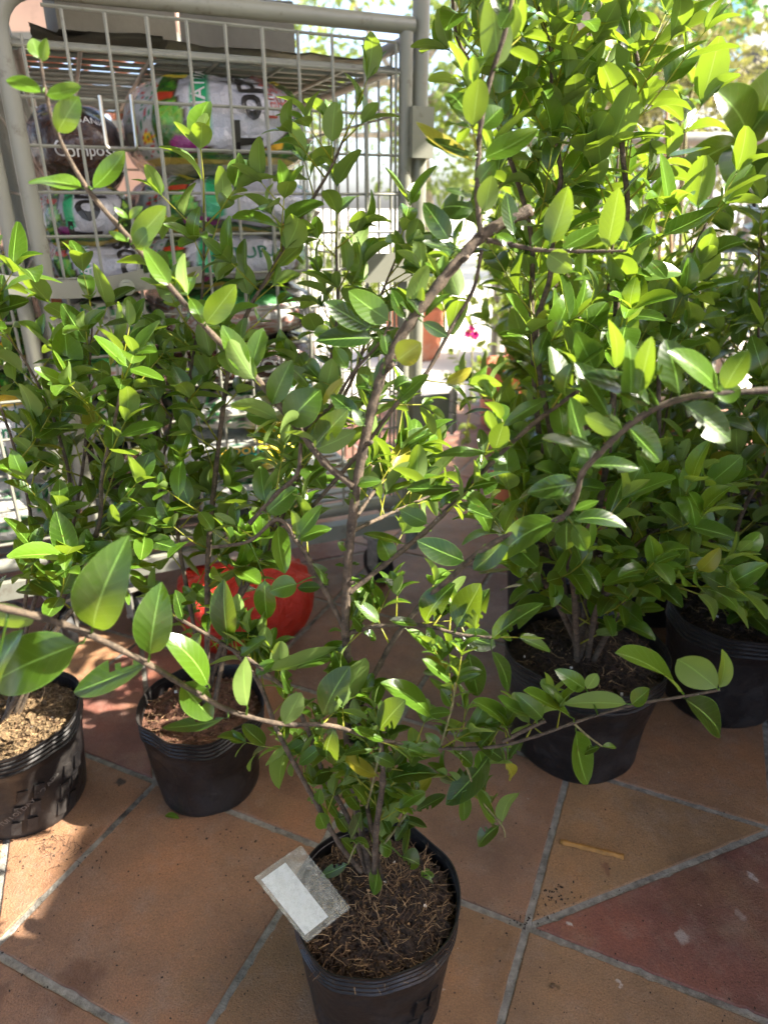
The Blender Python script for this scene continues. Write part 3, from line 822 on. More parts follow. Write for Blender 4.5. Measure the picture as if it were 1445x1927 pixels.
# ------------------------------------------------------------------ the potted shrub in front, its branches and leaves followed one by one
Y0 = .607; PX = -.011
front = thing('potted_shrub', 'tall potted shrub in the foreground, in the black pot with a white card', 'potted plant', (PX, Y0, 0), 0, 'potted shrubs in black nursery pots')
def front_plant():
    make_pot(front, .108, .20, .088, 'soil', 1, [(-1.20, 3)], .87, 1700)
    B = {}   # (u, v, y)
    B['trunk'] = ([(702, 1660, .607), (684, 1580, .61), (662, 1480, .617), (654, 1380, .622), (654, 1245, .63), (650, 1180, .633), (655, 1060, .64), (665, 960, .648), (680, 860, .656), (700, 770, .664), (725, 690, .672), (770, 610, .68), (830, 530, .69), (885, 465, .70), (930, 428, .707), (998, 395, .715)], .0042, .0056)
    B['shoot_up'] = ([(905, 445, .70), (898, 370, .705), (900, 290, .71), (905, 230, .71), (922, 150, .712), (950, 60, .71), (966, -20, .71)], .0028, .0020)
    B['left_long'] = ([(665, 915, .65), (610, 870, .66), (560, 805, .67), (480, 710, .675), (400, 630, .68), (325, 545, .68), (245, 450, .675), (165, 355, .67), (110, 255, .665), (88, 180, .66), (76, 108, .66)], .0040, .0013)
    B['twig_right'] = ([(915, 452, .703), (960, 460, .70), (1010, 470, .69), (1090, 473, .68), (1178, 472, .67)], .0028, .0012)
    B['branch_right'] = ([(655, 1117, .637), (720, 1065, .645), (800, 1000, .65), (870, 930, .65), (930, 865, .645), (1000, 800, .635), (1060, 755, .625), (1110, 720, .62)], .0031, .0018)
    B['stem_right'] = ([(715, 1640, .612), (688, 1500, .62), (676, 1400, .625), (680, 1325, .628), (715, 1250, .63), (750, 1190, .63), (800, 1130, .625), (850, 1085, .615), (895, 1045, .605), (960, 1005, .59), (1055, 975, .575), (1082, 935, .57), (1095, 890, .565), (1130, 850, .56), (1190, 795, .555), (1260, 757, .55), (1340, 742, .545), (1470, 733, .54)], .0031, .0026)
    B['low_branch'] = ([(-40, 1135, .45), (70, 1160, .47), (170, 1195, .485), (280, 1250, .50), (380, 1310, .515), (440, 1340, .525), (530, 1362, .54), (620, 1365, .553), (715, 1392, .565), (830, 1408, .575), (930, 1405, .58), (1010, 1385, .585), (1080, 1360, .585), (1190, 1327, .58), (1290, 1310, .575), (1354, 1298, .57)], .0030, .0013)
    B['low_stem'] = ([(705, 1640, .60), (708, 1560, .59), (720, 1470, .578), (716, 1392, .566)], .0040, .0030)
    B['stem_left'] = ([(680, 1640, .60), (640, 1590, .60), (600, 1520, .60), (555, 1440, .60), (520, 1370, .61), (490, 1290, .62), (450, 1235, .63), (420, 1212, .64), (330, 1160, .65)], .0031, .0020)
    B['stem_mid'] = ([(690, 1640, .615), (655, 1540, .625), (610, 1460, .63), (590, 1400, .625), (550, 1310, .615), (516, 1279, .62), (466, 1239, .63), (413, 1209, .64)], .0032, .0020)
    B['twig_low'] = ([(656, 1192, .633), (682, 1184, .63), (715, 1178, .625), (792, 1176, .62), (865, 1194, .612), (925, 1200, .605)], .0028, .0016)
    B['twig_left'] = ([(646, 1180, .633), (613, 1113, .645), (580, 1050, .655), (556, 1016, .66), (523, 977, .665), (470, 1018, .67), (400, 1030, .675)], .0030, .0018)
    B['twig_back'] = ([(470, 985, .68), (520, 930, .68), (560, 890, .68), (572, 812, .68), (625, 762, .675), (665, 700, .675), (710, 650, .675), (735, 606, .675)], .0026, .0012)
    B['pale_twig'] = ([(560, 985, .70), (630, 905, .69), (690, 835, .68), (745, 762, .675), (800, 705, .68), (850, 615, .69), (890, 545, .70), (906, 470, .70)], .0024, .0018)
    B['back_twig'] = ([(663, 1000, .648), (715, 975, .70), (770, 950, .77), (820, 925, .84), (860, 880, .90)], .0024, .0012)
    B['back_shoot'] = ([(663, 985, .650), (700, 930, .70), (735, 880, .76), (750, 820, .80)], .0022, .0012)
    B['stub_twig'] = ([(945, 1396, .58), (985, 1375, .582), (1026, 1356, .585)], .0022, .0022)
    B['hang_twig'] = ([(865, 1415, .575), (880, 1450, .575), (900, 1500, .575), (943, 1552, .575), (950, 1575, .575)], .0014, .0009)
    B['small_twig'] = ([(1080, 1362, .585), (1105, 1385, .585), (1133, 1405, .585)], .0014, .0009)
    B['rise_twig'] = ([(830, 1400, .575), (850, 1330, .58), (856, 1285, .58)], .0013, .0009)
    B['pot_twig'] = ([(700, 1610, .60), (675, 1585, .59), (655, 1625, .585)], .0013, .0009)
    B['pot_sprig'] = ([(712, 1600, .60), (745, 1560, .60), (775, 1515, .60), (785, 1480, .60)], .0016, .0010)
    B['thin_rise'] = ([(718, 1400, .566), (700, 1480, .57), (690, 1520, .575)], .0014, .0010)
    rng = random.Random(11)
    allp = []
    main = ['trunk']; 
    for k, (pts, r0, r1) in B.items():
        w_ = catmull([P(*q) for q in pts], 7); m = len(w_)
        rad = [(r0 + (r1 - r0) * i / (m - 1)) * (1 + .08 * sin(i * 1.9) + (.12 if i % 7 == 0 else 0)) for i in range(m)]
        px = catmull([Vector(q) for q in pts], 7)
        for a, b in zip(px, w_): allp.append((a.x, a.y, b))
        mb = MB(); mb.tube(w_, rad, 10, jit=.07, rng=rng)
        if k == 'trunk':           # knots
            for q in (20, 40, 58, 70, 88): mb.tube([w_[q] + Vector((.003, -.004, 0)), w_[q] + Vector((.008, -.009, .004))], [.003, .0022], 6)
        nm = 'trunk' if k == 'trunk' else ('stem' if 'stem' in k else 'branch')
        o = mb.build(nm, M['bark'] if r0 > .0016 else M['bark_green'], None); place(o, front)
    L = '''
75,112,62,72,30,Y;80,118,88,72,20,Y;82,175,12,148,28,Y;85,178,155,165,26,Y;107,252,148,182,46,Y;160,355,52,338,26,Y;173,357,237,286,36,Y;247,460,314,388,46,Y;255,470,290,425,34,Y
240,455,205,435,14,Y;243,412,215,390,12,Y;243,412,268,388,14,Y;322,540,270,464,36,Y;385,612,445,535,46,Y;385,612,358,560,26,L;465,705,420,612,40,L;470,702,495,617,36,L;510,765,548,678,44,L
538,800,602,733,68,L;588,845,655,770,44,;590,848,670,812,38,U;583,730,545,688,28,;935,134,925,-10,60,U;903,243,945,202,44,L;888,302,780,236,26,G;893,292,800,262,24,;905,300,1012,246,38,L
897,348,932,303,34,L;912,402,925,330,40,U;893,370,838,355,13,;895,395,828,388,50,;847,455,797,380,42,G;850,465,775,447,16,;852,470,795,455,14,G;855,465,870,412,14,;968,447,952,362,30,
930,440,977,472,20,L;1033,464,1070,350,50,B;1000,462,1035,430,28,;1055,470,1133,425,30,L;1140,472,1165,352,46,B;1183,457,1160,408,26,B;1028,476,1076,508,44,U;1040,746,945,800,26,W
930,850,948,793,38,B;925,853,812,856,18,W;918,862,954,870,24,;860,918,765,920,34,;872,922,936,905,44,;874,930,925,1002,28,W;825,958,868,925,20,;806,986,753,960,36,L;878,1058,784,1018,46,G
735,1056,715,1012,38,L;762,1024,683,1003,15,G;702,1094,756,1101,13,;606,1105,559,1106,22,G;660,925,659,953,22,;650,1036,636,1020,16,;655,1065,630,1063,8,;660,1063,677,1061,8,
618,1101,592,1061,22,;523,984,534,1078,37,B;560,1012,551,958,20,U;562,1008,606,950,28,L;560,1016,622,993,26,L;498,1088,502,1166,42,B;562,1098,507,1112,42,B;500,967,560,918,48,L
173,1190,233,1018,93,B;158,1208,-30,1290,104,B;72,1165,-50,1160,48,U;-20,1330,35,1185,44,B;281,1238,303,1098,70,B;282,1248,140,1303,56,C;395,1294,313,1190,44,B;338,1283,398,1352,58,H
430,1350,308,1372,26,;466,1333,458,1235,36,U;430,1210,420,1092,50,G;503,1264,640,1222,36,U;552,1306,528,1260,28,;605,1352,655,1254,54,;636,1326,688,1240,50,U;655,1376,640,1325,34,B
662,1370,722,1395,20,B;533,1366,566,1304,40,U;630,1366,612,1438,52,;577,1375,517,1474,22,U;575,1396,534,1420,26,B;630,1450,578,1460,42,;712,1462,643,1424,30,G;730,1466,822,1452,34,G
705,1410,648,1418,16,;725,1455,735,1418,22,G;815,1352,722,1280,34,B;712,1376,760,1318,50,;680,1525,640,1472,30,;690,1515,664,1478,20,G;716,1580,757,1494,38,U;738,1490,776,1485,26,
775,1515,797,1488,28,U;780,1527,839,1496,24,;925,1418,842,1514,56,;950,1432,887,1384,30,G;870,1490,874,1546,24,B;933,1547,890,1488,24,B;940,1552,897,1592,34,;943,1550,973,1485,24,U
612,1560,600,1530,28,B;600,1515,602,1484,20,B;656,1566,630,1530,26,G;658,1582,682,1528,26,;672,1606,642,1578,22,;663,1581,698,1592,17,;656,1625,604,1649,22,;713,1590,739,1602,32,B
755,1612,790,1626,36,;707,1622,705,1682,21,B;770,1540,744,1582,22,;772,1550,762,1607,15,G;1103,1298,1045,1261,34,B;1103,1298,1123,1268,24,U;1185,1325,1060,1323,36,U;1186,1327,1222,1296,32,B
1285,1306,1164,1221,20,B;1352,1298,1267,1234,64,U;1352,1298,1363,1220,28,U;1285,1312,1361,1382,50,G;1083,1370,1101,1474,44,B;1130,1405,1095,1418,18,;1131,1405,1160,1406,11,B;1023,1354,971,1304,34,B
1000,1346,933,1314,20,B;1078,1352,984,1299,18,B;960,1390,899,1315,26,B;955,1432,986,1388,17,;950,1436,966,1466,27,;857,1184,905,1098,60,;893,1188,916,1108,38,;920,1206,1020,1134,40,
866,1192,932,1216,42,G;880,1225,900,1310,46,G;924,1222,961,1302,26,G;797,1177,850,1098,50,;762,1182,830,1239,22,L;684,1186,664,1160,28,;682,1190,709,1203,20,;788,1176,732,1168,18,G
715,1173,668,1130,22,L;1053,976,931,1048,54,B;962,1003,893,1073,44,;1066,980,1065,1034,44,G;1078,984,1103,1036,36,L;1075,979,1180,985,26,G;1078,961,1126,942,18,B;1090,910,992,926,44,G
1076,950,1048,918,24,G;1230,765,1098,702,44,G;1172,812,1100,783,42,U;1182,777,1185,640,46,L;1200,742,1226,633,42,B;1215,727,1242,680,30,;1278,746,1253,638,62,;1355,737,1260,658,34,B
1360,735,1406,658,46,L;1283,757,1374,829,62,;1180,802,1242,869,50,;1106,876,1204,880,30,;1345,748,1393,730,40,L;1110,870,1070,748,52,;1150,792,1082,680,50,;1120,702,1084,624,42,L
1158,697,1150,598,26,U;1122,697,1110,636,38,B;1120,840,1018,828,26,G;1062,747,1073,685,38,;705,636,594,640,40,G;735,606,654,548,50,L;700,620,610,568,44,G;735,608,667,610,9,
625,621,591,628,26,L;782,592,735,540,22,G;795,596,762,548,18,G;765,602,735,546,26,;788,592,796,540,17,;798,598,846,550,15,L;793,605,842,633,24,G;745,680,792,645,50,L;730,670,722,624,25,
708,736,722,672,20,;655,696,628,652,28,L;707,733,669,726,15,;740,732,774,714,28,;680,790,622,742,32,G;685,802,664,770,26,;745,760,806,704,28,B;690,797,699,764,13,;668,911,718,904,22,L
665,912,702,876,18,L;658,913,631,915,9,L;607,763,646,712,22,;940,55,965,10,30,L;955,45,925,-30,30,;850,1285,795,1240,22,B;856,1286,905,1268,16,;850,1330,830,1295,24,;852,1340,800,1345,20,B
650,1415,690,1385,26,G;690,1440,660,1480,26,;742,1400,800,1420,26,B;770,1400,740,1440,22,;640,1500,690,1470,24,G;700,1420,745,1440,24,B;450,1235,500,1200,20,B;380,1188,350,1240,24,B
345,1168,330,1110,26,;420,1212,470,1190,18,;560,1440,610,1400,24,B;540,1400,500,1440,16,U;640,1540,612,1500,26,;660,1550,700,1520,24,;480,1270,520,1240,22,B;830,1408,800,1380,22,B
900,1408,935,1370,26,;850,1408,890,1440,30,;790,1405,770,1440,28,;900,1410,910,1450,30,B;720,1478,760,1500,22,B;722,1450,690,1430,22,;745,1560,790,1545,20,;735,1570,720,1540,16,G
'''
    fol = MB()
    for it in L.replace('\n', ';').split(';'):
        if not it.strip(): continue
        q = it.split(','); bu, bv, tu, tv, wp = map(float, q[:5]); fl = q[5]
        best = min(allp, key=lambda a: (a[0] - bu) ** 2 + (a[1] - bv) ** 2)
        d2 = sqrt((best[0] - bu) ** 2 + (best[1] - bv) ** 2)
        y = best[2].y - (.004 if d2 > 6 else .001)
        base = P(bu, bv, y); ps = px_size(base); Lp = sqrt((tu - bu) ** 2 + (tv - bv) ** 2) * ps
        tl = rng.uniform(-.28, .28) if fl != 'C' else .05
        tip = P(tu, tv, y + tl * Lp)
        wm = wp * ps * 1.04
        nat = max(wm * 1.02, min(.45 * (tip - base).length, .045)) if fl not in 'W' else wm * 1.15
        toward = (Vector((0, 0, H)) - base).normalized(); a = (tip - base).normalized()
        toward = (toward - a * toward.dot(a)).normalized()
        ang = math.acos(min(1, wm / nat)); 
        c1 = Matrix.Rotation(ang, 3, a) @ toward; c2 = Matrix.Rotation(-ang, 3, a) @ toward
        n = c1 if (c1.z > c2.z) == (fl != 'U') else c2
        if fl == 'U': n = -n
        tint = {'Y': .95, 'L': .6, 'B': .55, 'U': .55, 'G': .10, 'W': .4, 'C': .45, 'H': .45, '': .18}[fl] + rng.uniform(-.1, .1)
        fold = rng.uniform(.08, .35) * (1 if fl != 'U' else -1 if rng.random() < .3 else 1)
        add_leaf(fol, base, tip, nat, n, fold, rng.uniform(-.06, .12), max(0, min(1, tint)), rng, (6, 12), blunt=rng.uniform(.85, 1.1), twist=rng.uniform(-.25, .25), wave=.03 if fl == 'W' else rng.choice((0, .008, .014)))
        if fl in 'CH':       # eaten leaf: drop a few faces
            nf = 72; st = len(fol.f) - nf - 4; kill = [30, 31, 36, 37] if fl == 'H' else [5, 11, 17, 16, 23, 22, 29, 35, 34]
            if fl == 'H': kill = [43, 44]
            for k in sorted(kill, reverse=True):
                del fol.f[st + k]; del fol.mi[st + k]
        if d2 > 7:
            mbt = MB(); mid = (best[2] + base) / 2 + Vector((0, 0, .002)); fol.tube(catmull([best[2], mid, base], 3), [.0012, .0012, .001, .001, .0009, .0009, .0008][:7], 5, col=(.7, .5, 0, 1))
    # small opposite leaves on the same twigs, behind the traced ones
    for k, n_, LLp, (t0, t1) in (('shoot_up', 6, .045, (.1, 1)), ('branch_right', 5, .04, (.1, .9)), ('stem_left', 14, .036, (.15, .9)), ('stem_mid', 14, .036, (.15, .9)), ('twig_left', 7, .04, (.3, 1)), ('twig_back', 8, .045, (0, .8)),
                                 ('pale_twig', 7, .04, (0, .9)), ('back_twig', 14, .055, (.25, 1)), ('back_shoot', 9, .055, (.3, 1)), ('low_branch', 12, .036, (.45, .8)), ('low_stem', 15, .034, (.15, .95)), ('twig_low', 9, .038, (.2, 1)), ('thin_rise', 7, .032, (.1, 1)), ('pot_sprig', 7, .03, (.2, 1)), ('rise_twig', 5, .032, (.2, 1)), ('hang_twig', 4, .03, (.2, .8)), ('left_long', 5, .045, (.05, .5)), ('stem_right', 3, .04, (.15, .4)), ('trunk', 8, .036, (.08, .36)), ('trunk', 5, .042, (.55, .9))):
        w_ = catmull([P(*q) for q in B[k][0]], 7); m = len(w_)
        for j in range(n_):
            i = int((t0 + (t1 - t0) * (j + .5) / n_) * (m - 2)); p = w_[i]; d = (w_[i + 1] - w_[i]).normalized()
            o = (vrand(rng) + Vector((0, .75, .35))).normalized()
            twig(fol, fol, p, o + d * .4, rng.uniform(.02, .06), LLp, rng, (.1, .6), res=(4, 8), r0=.0011)
    # fallen leaf in the pot
    b = P(785, 1587, .655); add_leaf(fol, Vector((b.x, b.y, .182)), Vector((b.x + .024, b.y - .022, .186)), .018, Vector((0, 0, 1)), -.2, .15, .8, rng)
    place(fol.build('foliage', M['leaf']), front)
front_plant()

# the card in its clear sleeve, leaning on the pot rim
def card():
    c = P(575, 1684, .563)
    ps = px_size(c)
    A_ = P(483, 1652, .555); B_ = P(557, 1600, .590); D_ = P(577, 1770, .530); E_ = P(655, 1700, .565)
    ax = (D_ - A_); ay = (B_ - A_); n = ax.cross(ay).normalized()
    if n.z < 0: n = -n
    t = thing('plant_label', 'blank white card in a clear plastic sleeve leaning on the front pot rim', 'plant label', A_, 0)
    def quad(name, s0, s1, t0, t1, off, th, m, par):
        mb = MB(); q = []
        for o in (off, off + th):
            for (s, tt) in ((s0, t0), (s1, t0), (s1, t1), (s0, t1)):
                q.append(A_ + ax * s + ay * tt + n * o)
        mb.add(q, [(3, 2, 1, 0), (4, 5, 6, 7), (0, 1, 5, 4), (1, 2, 6, 5), (2, 3, 7, 6), (3, 0, 4, 7)])
        return place(mb.build(name, m, smooth=False), t)
    m, nt, bs = mat('clear_plastic_sleeve'); bs.inputs['Roughness'].default_value = .12; bs.inputs['Base Color'].default_value = (.8, .8, .74, 1)
    tr = N(nt, 'ShaderNodeBsdfTransparent'); tr.inputs[0].default_value = (.93, .94, .9, 1)
    ms = N(nt, 'ShaderNodeMixShader'); sc_ = ramp(nt, noi(nt, 90, 6, .7), [(.45, (.06,) * 3), (.75, (.26,) * 3)])
    nt.links.new(sc_, ms.inputs[0]); nt.links.new(tr.outputs[0], ms.inputs[1]); nt.links.new(bs.outputs[0], ms.inputs[2]); nt.links.new(ms.outputs[0], nt.nodes['Material Output'].inputs[0])
    quad('sleeve', -.02, 1.02, -.03, 1.15, -.0010, .0003, m, t)
    quad('sleeve', -.02, 1.02, -.03, 1.15, .0014, .0003, m, t)
    quad('card', .05, .93, .05, .66, .0003, .0005, simple('white_card', (.70, .73, .80), .4, var=.02), t)
card()

# ------------------------------------------------------------------ other potted shrubs
def shrub(label, x, y, R, h, stems, seed, soil='soil', LL=.06, tint=(.1, .5), leafm='leaf', ntw=14, tl=(.08, .2), res=(4, 6), emb=None, group='potted shrubs in black nursery pots', t0=.22, col='pot', fibres=250, r0=.005, name='potted_shrub', up=.35, wr=.54):
    """stems: lists of world points; leafy twigs all along them"""
    t = thing(name, label, 'potted plant', (x, y, 0), 0, group)
    make_pot(t, R, h, None, soil, seed, emb, .86, fibres, col)
    rng = random.Random(seed * 13 + 1); fol = MB()
    for si, st in enumerate(stems):
        st = [Vector((x + rng.uniform(-.02, .02), y + rng.uniform(-.02, .02), h * .82))] + [Vector(q) for q in st]
        w_ = catmull(st, 8); m = len(w_); mb = MB()
        r_ = r0 * rng.uniform(.8, 1.1)
        mb.tube(w_, [r_ * (1 - .68 * i / (m - 1)) for i in range(m)], 8, jit=.08, rng=rng)
        place(mb.build('stem', M['bark']), t)
        Ls = sum((w_[i + 1] - w_[i]).length for i in range(m - 1))
        n = max(3, int(ntw * Ls)); dens = t0
        for j in range(n):
            f = dens + (1 - dens) * (j + rng.random()) / n; i = min(m - 2, int(f * (m - 1)))
            p = w_[i]; d = (w_[i + 1] - w_[i]).normalized()
            a = rng.uniform(0, 2 * pi); o = Vector((cos(a), sin(a), 0))
            dd = (o * rng.uniform(.6, 1.1) + Vector((0, 0, up)) + d * .35).normalized()
            twig(fol, fol, p, dd, rng.uniform(*tl) * (1.15 - .5 * f), LL * rng.uniform(.8, 1.1), rng, tint, up, res, wr)
        twig(fol, fol, w_[-1], (w_[-1] - w_[-3]), .08, LL, rng, tint, .3, res, wr)
    place(fol.build('foliage', M[leafm]), t)
    return t
# pot 2 from the left, brown stem climbing across the cage
shrub('shrub in the small black pot with reddish soil, between the front pot and the cage', -.327, .99, .110, .19, [
    [P(390, 1200, 1.0), P(392, 1050, 1.02), P(402, 930, 1.04), P(416, 800, 1.06), P(434, 680, 1.08), P(470, 580, 1.09), P(502, 525, 1.10), P(560, 420, 1.11), P(618, 325, 1.11), P(645, 265, 1.11)],
    [P(440, 1150, 1.03), P(520, 1000, 1.06), P(590, 800, 1.10), P(632, 620, 1.12), P(632, 456, 1.14)],
    [P(450, 1120, 1.05), P(560, 900, 1.08), P(660, 720, 1.12), P(700, 600, 1.14), P(745, 487, 1.15)],
    [P(360, 1150, 1.02), P(330, 950, 1.05), P(350, 760, 1.08), P(380, 560, 1.09), P(384, 400, 1.08)]],
    2, 'soil_red', .064, (.1, .9), ntw=27, tl=(.04, .13), fibres=160, t0=.14)
shrub('shrub cut off by the left edge, in a black pot of straw-strewn soil', -.655, .95, .125, .20, [
    [P(40, 1200, .97), P(60, 1000, .98), P(30, 850, 1.0), P(-20, 700, 1.02), P(-40, 560, 1.0)],
    [P(90, 1180, .98), P(180, 1010, .98), P(192, 900, .98), P(215, 800, .98), P(230, 720, .97)],
    [P(60, 1150, 1.02), P(130, 950, 1.04), P(107, 805, 1.06), P(60, 700, 1.06), P(-10, 595, 1.05)],
    [P(110, 1150, 1.0), P(140, 980, 1.03), P(160, 850, 1.06), P(168, 720, 1.08), P(174, 615, 1.08)],
    [P(110, 1180, .95), P(210, 1080, 1.0), P(290, 990, 1.06), P(310, 850, 1.10), P(330, 760, 1.12)]],
    3, 'soil_straw', .066, (.05, .85), ntw=20, tl=(.06, .17), emb=[(-1.25, 3), (-.55, 3)], fibres=700)
# embossed letters on that pot are cut into its wall
def emboss():
    t = [o for o in C.objects if o.get('label', '').startswith('shrub cut off by the left edge')][0]
    pot = [c for c in t.children if c.name.startswith('pot')][0]
    vs, fs = text_pts('TUI LOI DAY CO ADS', 1.0, .02)
    R, h = .125, .20; bot = R * .8; q = []
    for v in vs:
        s = v.x * .0125; up_ = v.y * .0125
        a = -.98 + (s * .80 - up_ * .5) / .105; z = .085 + s * .55 + up_ * .85
        rr = bot * 1.02 + (R * .955 - bot * 1.02) * (z / (h * .8)) + .0022
        q.append(Vector((rr * cos(a), rr * sin(a), z)))
    mb = MB(); mb.add(q, fs); mb.build('embossed_text', simple('worn_pot_lettering', (.09, .085, .08), .5), pot, smooth=False)
emboss()

def cone_stems(x, y, h, n, spread, tops, rng, lean=(0, 0)):
    out = []
    for k in range(n):
        a = 2 * pi * (k + rng.random() * .6) / n; s = spread * rng.uniform(.5, 1)
        ht = rng.uniform(*tops)
        e = Vector((x + cos(a) * s + lean[0], y + sin(a) * s + lean[1], ht))
        b = Vector((x, y, h)); out.append([b.lerp(e, .3) + vrand(rng) * .03, b.lerp(e, .62) + Vector((cos(a), sin(a), 0)) * .03 + vrand(rng) * .04, e])
    return out
rg = random.Random(77)
shrub('shrub with tall dark stems in the large black pot right of the front plant', .385, 1.10, .152, .235, [
    [P(1075, 1050, 1.10), P(1042, 850, 1.10), P(1008, 640, 1.10), P(1035, 520, 1.10), P(1040, 400, 1.09), P(1055, 330, 1.08), P(1035, 200, 1.07), P(1038, 105, 1.06), P(1013, 20, 1.06), P(1000, -60, 1.06)],
    [P(1040, 1000, 1.12), P(1012, 800, 1.13), P(1000, 600, 1.14), P(1000, 450, 1.14), P(960, 300, 1.12), P(900, 150, 1.10), P(860, 70, 1.08), P(850, -20, 1.06)],
    [P(1120, 1000, 1.10), P(1150, 800, 1.10), P(1160, 560, 1.08), P(1180, 400, 1.06), P(1170, 250, 1.05), P(1200, 120, 1.05), P(1150, 20, 1.05)],
    [P(1150, 1080, 1.14), P(1230, 900, 1.18), P(1240, 700, 1.2), P(1260, 560, 1.2), P(1330, 420, 1.2)],
    [P(1040, 1120, 1.03), P(990, 1050, .99), P(975, 1000, .98)], [P(1130, 1130, 1.0), P(1210, 1090, .95), P(1265, 1100, .94)], [P(1150, 1080, 1.02), P(1230, 1000, 1.02), P(1300, 960, 1.04)],
    [P(1080, 1120, 1.0), P(1070, 1060, .97), P(1110, 1010, .96)], [P(1180, 1120, 1.04), P(1240, 1040, 1.06), P(1220, 930, 1.08)]],
    4, 'soil', .073, (.2, .95), ntw=23, tl=(.08, .2), t0=.14, r0=.0062, fibres=350)
shrub('shrub in the scuffed black pot at the right edge of the photo', .735, 1.235, .135, .235, cone_stems(.735, 1.235, .2, 5, .22, (.62, .98), rg), 5, 'soil', .072, (.0, .6), ntw=24, tl=(.07, .18), t0=.0)
shrub('shrub in the black pot standing behind the large right-hand pot', .42, 1.50, .125, .25, cone_stems(.42, 1.50, .22, 4, .12, (1.0, 1.3), rg, (-.02, 0)), 6, 'soil', .072, (.3, 1), ntw=24, tl=(.08, .2), t0=.12)
shrub('shrub in the black pot behind, second from the right edge', .70, 1.60, .125, .25, cone_stems(.70, 1.60, .22, 5, .22, (.72, .92), rg), 7, 'soil', .072, (.05, .9), ntw=24, tl=(.08, .2), t0=.1)
shrub('shrub in the wide brown bowl of wood chips, behind the right-hand pots', 1.02, 1.62, .17, .17, cone_stems(1.02, 1.62, .15, 5, .25, (.70, .88), rg), 8, 'soil_straw', .074, (.05, .9), ntw=22, tl=(.08, .2), t0=.12, fibres=500)
def tshrub(label, x, y, R, h, tops, seed, spread=.25, n=5, LL=.078, t0=.12, tint=(.4, 1), leafm='leaf'):
    r = random.Random(seed)
    return shrub(label, x, y, R, h, cone_stems(x, y, h * .8, n, spread, tops, r), seed, 'soil', LL, tint, leafm, ntw=17, tl=(.1, .22), t0=t0, col='terracotta', group='potted shrubs in terracotta pots', fibres=60, res=(2, 5))
tshrub('sunlit shrub in a terracotta pot beside the walkway, behind the two black pots', .50, 2.15, .15, .26, (.95, 1.25), 31, .17)
tshrub('shrub in a terracotta pot in the middle of the back row on the right', .92, 2.25, .16, .28, (.72, .92), 32)
tshrub('shrub in a terracotta pot at the right end of the back row', 1.42, 2.2, .16, .28, (.72, .92), 33)
tshrub('blurred shrub in a terracotta pot far along the walkway, left of the tree trunk', .62, 3.35, .17, .30, (.7, 1.05), 34, leafm='leaf_far')
tshrub('small blurred plant in a round terracotta pot right of the cage post', .22, 5.0, .22, .34, (.6, .85), 35, .2, 3, .08, leafm='leaf_far')
# two shrubs added outside the right edge to shade the floor
shrub('shrub added outside the right edge in the nearest row, to shade the front floor', 1.12, .92, .13, .22, cone_stems(1.12, .92, .2, 6, .24, (.85, 1.25), rg, (.06, 0)), 10, 'soil', .075, (.1, .6), ntw=19, tl=(.08, .2), t0=.12)
shrub('shrub just outside the right edge, between the scuffed pot and the bowl', 1.16, 1.27, .13, .23, cone_stems(1.16, 1.27, .2, 6, .24, (.95, 1.3), rg), 14, 'soil', .078, (.1, .6), ntw=19, tl=(.08, .2), t0=.1)
print('plants ok')
# ------------------------------------------------------------------ behind: walkway edge, railing, wall, trees
def trough():
    # low terracotta planter edge running back beside the walkway
    t = thing('planter_trough', 'long low terracotta planter trough along the right side of the walkway', 'planter', (.62, 2.75, 0), 0)
    a = Vector((.50, 2.45, 0)); b = Vector((.80, 4.5, 0)); d = (b - a).normalized(); s = Vector((d.y, -d.x, 0)); L = (b - a).length
    mb = MB()
    R = Matrix(((s.x, d.x, 0), (s.y, d.y, 0), (0, 0, 1)))
    def bx(cs, hs): mb.box(a + s * cs[0] + d * cs[1] + Vector((0, 0, cs[2])), hs, R)
    bx((.0, L / 2, .09), (.018, L / 2, .09)); bx((.34, L / 2, .09), (.018, L / 2, .09)); bx((.17, .012, .0885), (.151, .012, .0885)); bx((.17, L - .012, .0885), (.151, .012, .0885))
    bx((-.002, L / 2, .187), (.028, L / 2 + .01, .010)); bx((.342, L / 2, .187), (.028, L / 2 + .01, .010))
    place(mb.build('wall', M['terracotta'], smooth=False), t)
    g = MB(); g.add([a + s * .02 + Vector((0, 0, .16)), a + s * .32 + Vector((0, 0, .16)), b + s * .32 + Vector((0, 0, .16)), b + s * .02 + Vector((0, 0, .16))], [(0, 1, 2, 3)])
    place(g.build('soil', M['soil']), t)
    r = random.Random(4); f = MB()
    for k in range(26):
        p = a + s * r.uniform(.05, .3) + d * r.uniform(.2, L) + Vector((0, 0, .16))
        for q in range(3): twig(f, f, p, vrand(r) * .7 + Vector((0, 0, 1)), r.uniform(.12, .3), .055, r, (.4, 1), res=(2, 4))
    place(f.build('foliage', M['leaf_far']), t)
trough()
def railing():
    t = thing('railing', 'pale painted tube railing crossing behind the potted shrubs on the right', 'railing', (1.2, 3.9, 0), 0)
    y = 3.9
    def part(n, p0, p1, r):
        mb = MB(); mb.tube([p0, p1], r, 14); place(mb.build(n, M['paint'], auto=40), t)
    part('top_rail', (.6, y, 1.295), (4.5, y, 1.295), .033)
    part('bottom_rail', (.6, y, .56), (4.5, y, .56), .03)
    for x in (.62, 1.9, 3.2, 4.4): part('post', (x, y, 0), (x, y, 1.27), .03)
    for k in range(24):
        x = .75 + k * .155
        if min(abs(x - q) for q in (.62, 1.9, 3.2)) > .05: part('baluster', (x, y, .58), (x, y, 1.27), .008)
railing()
M['peach'] = simple('peach_painted_wall', (.60, .38, .27), .85, var=.1, scale=2, dirt=(.38, .25, .18), dscale=3)
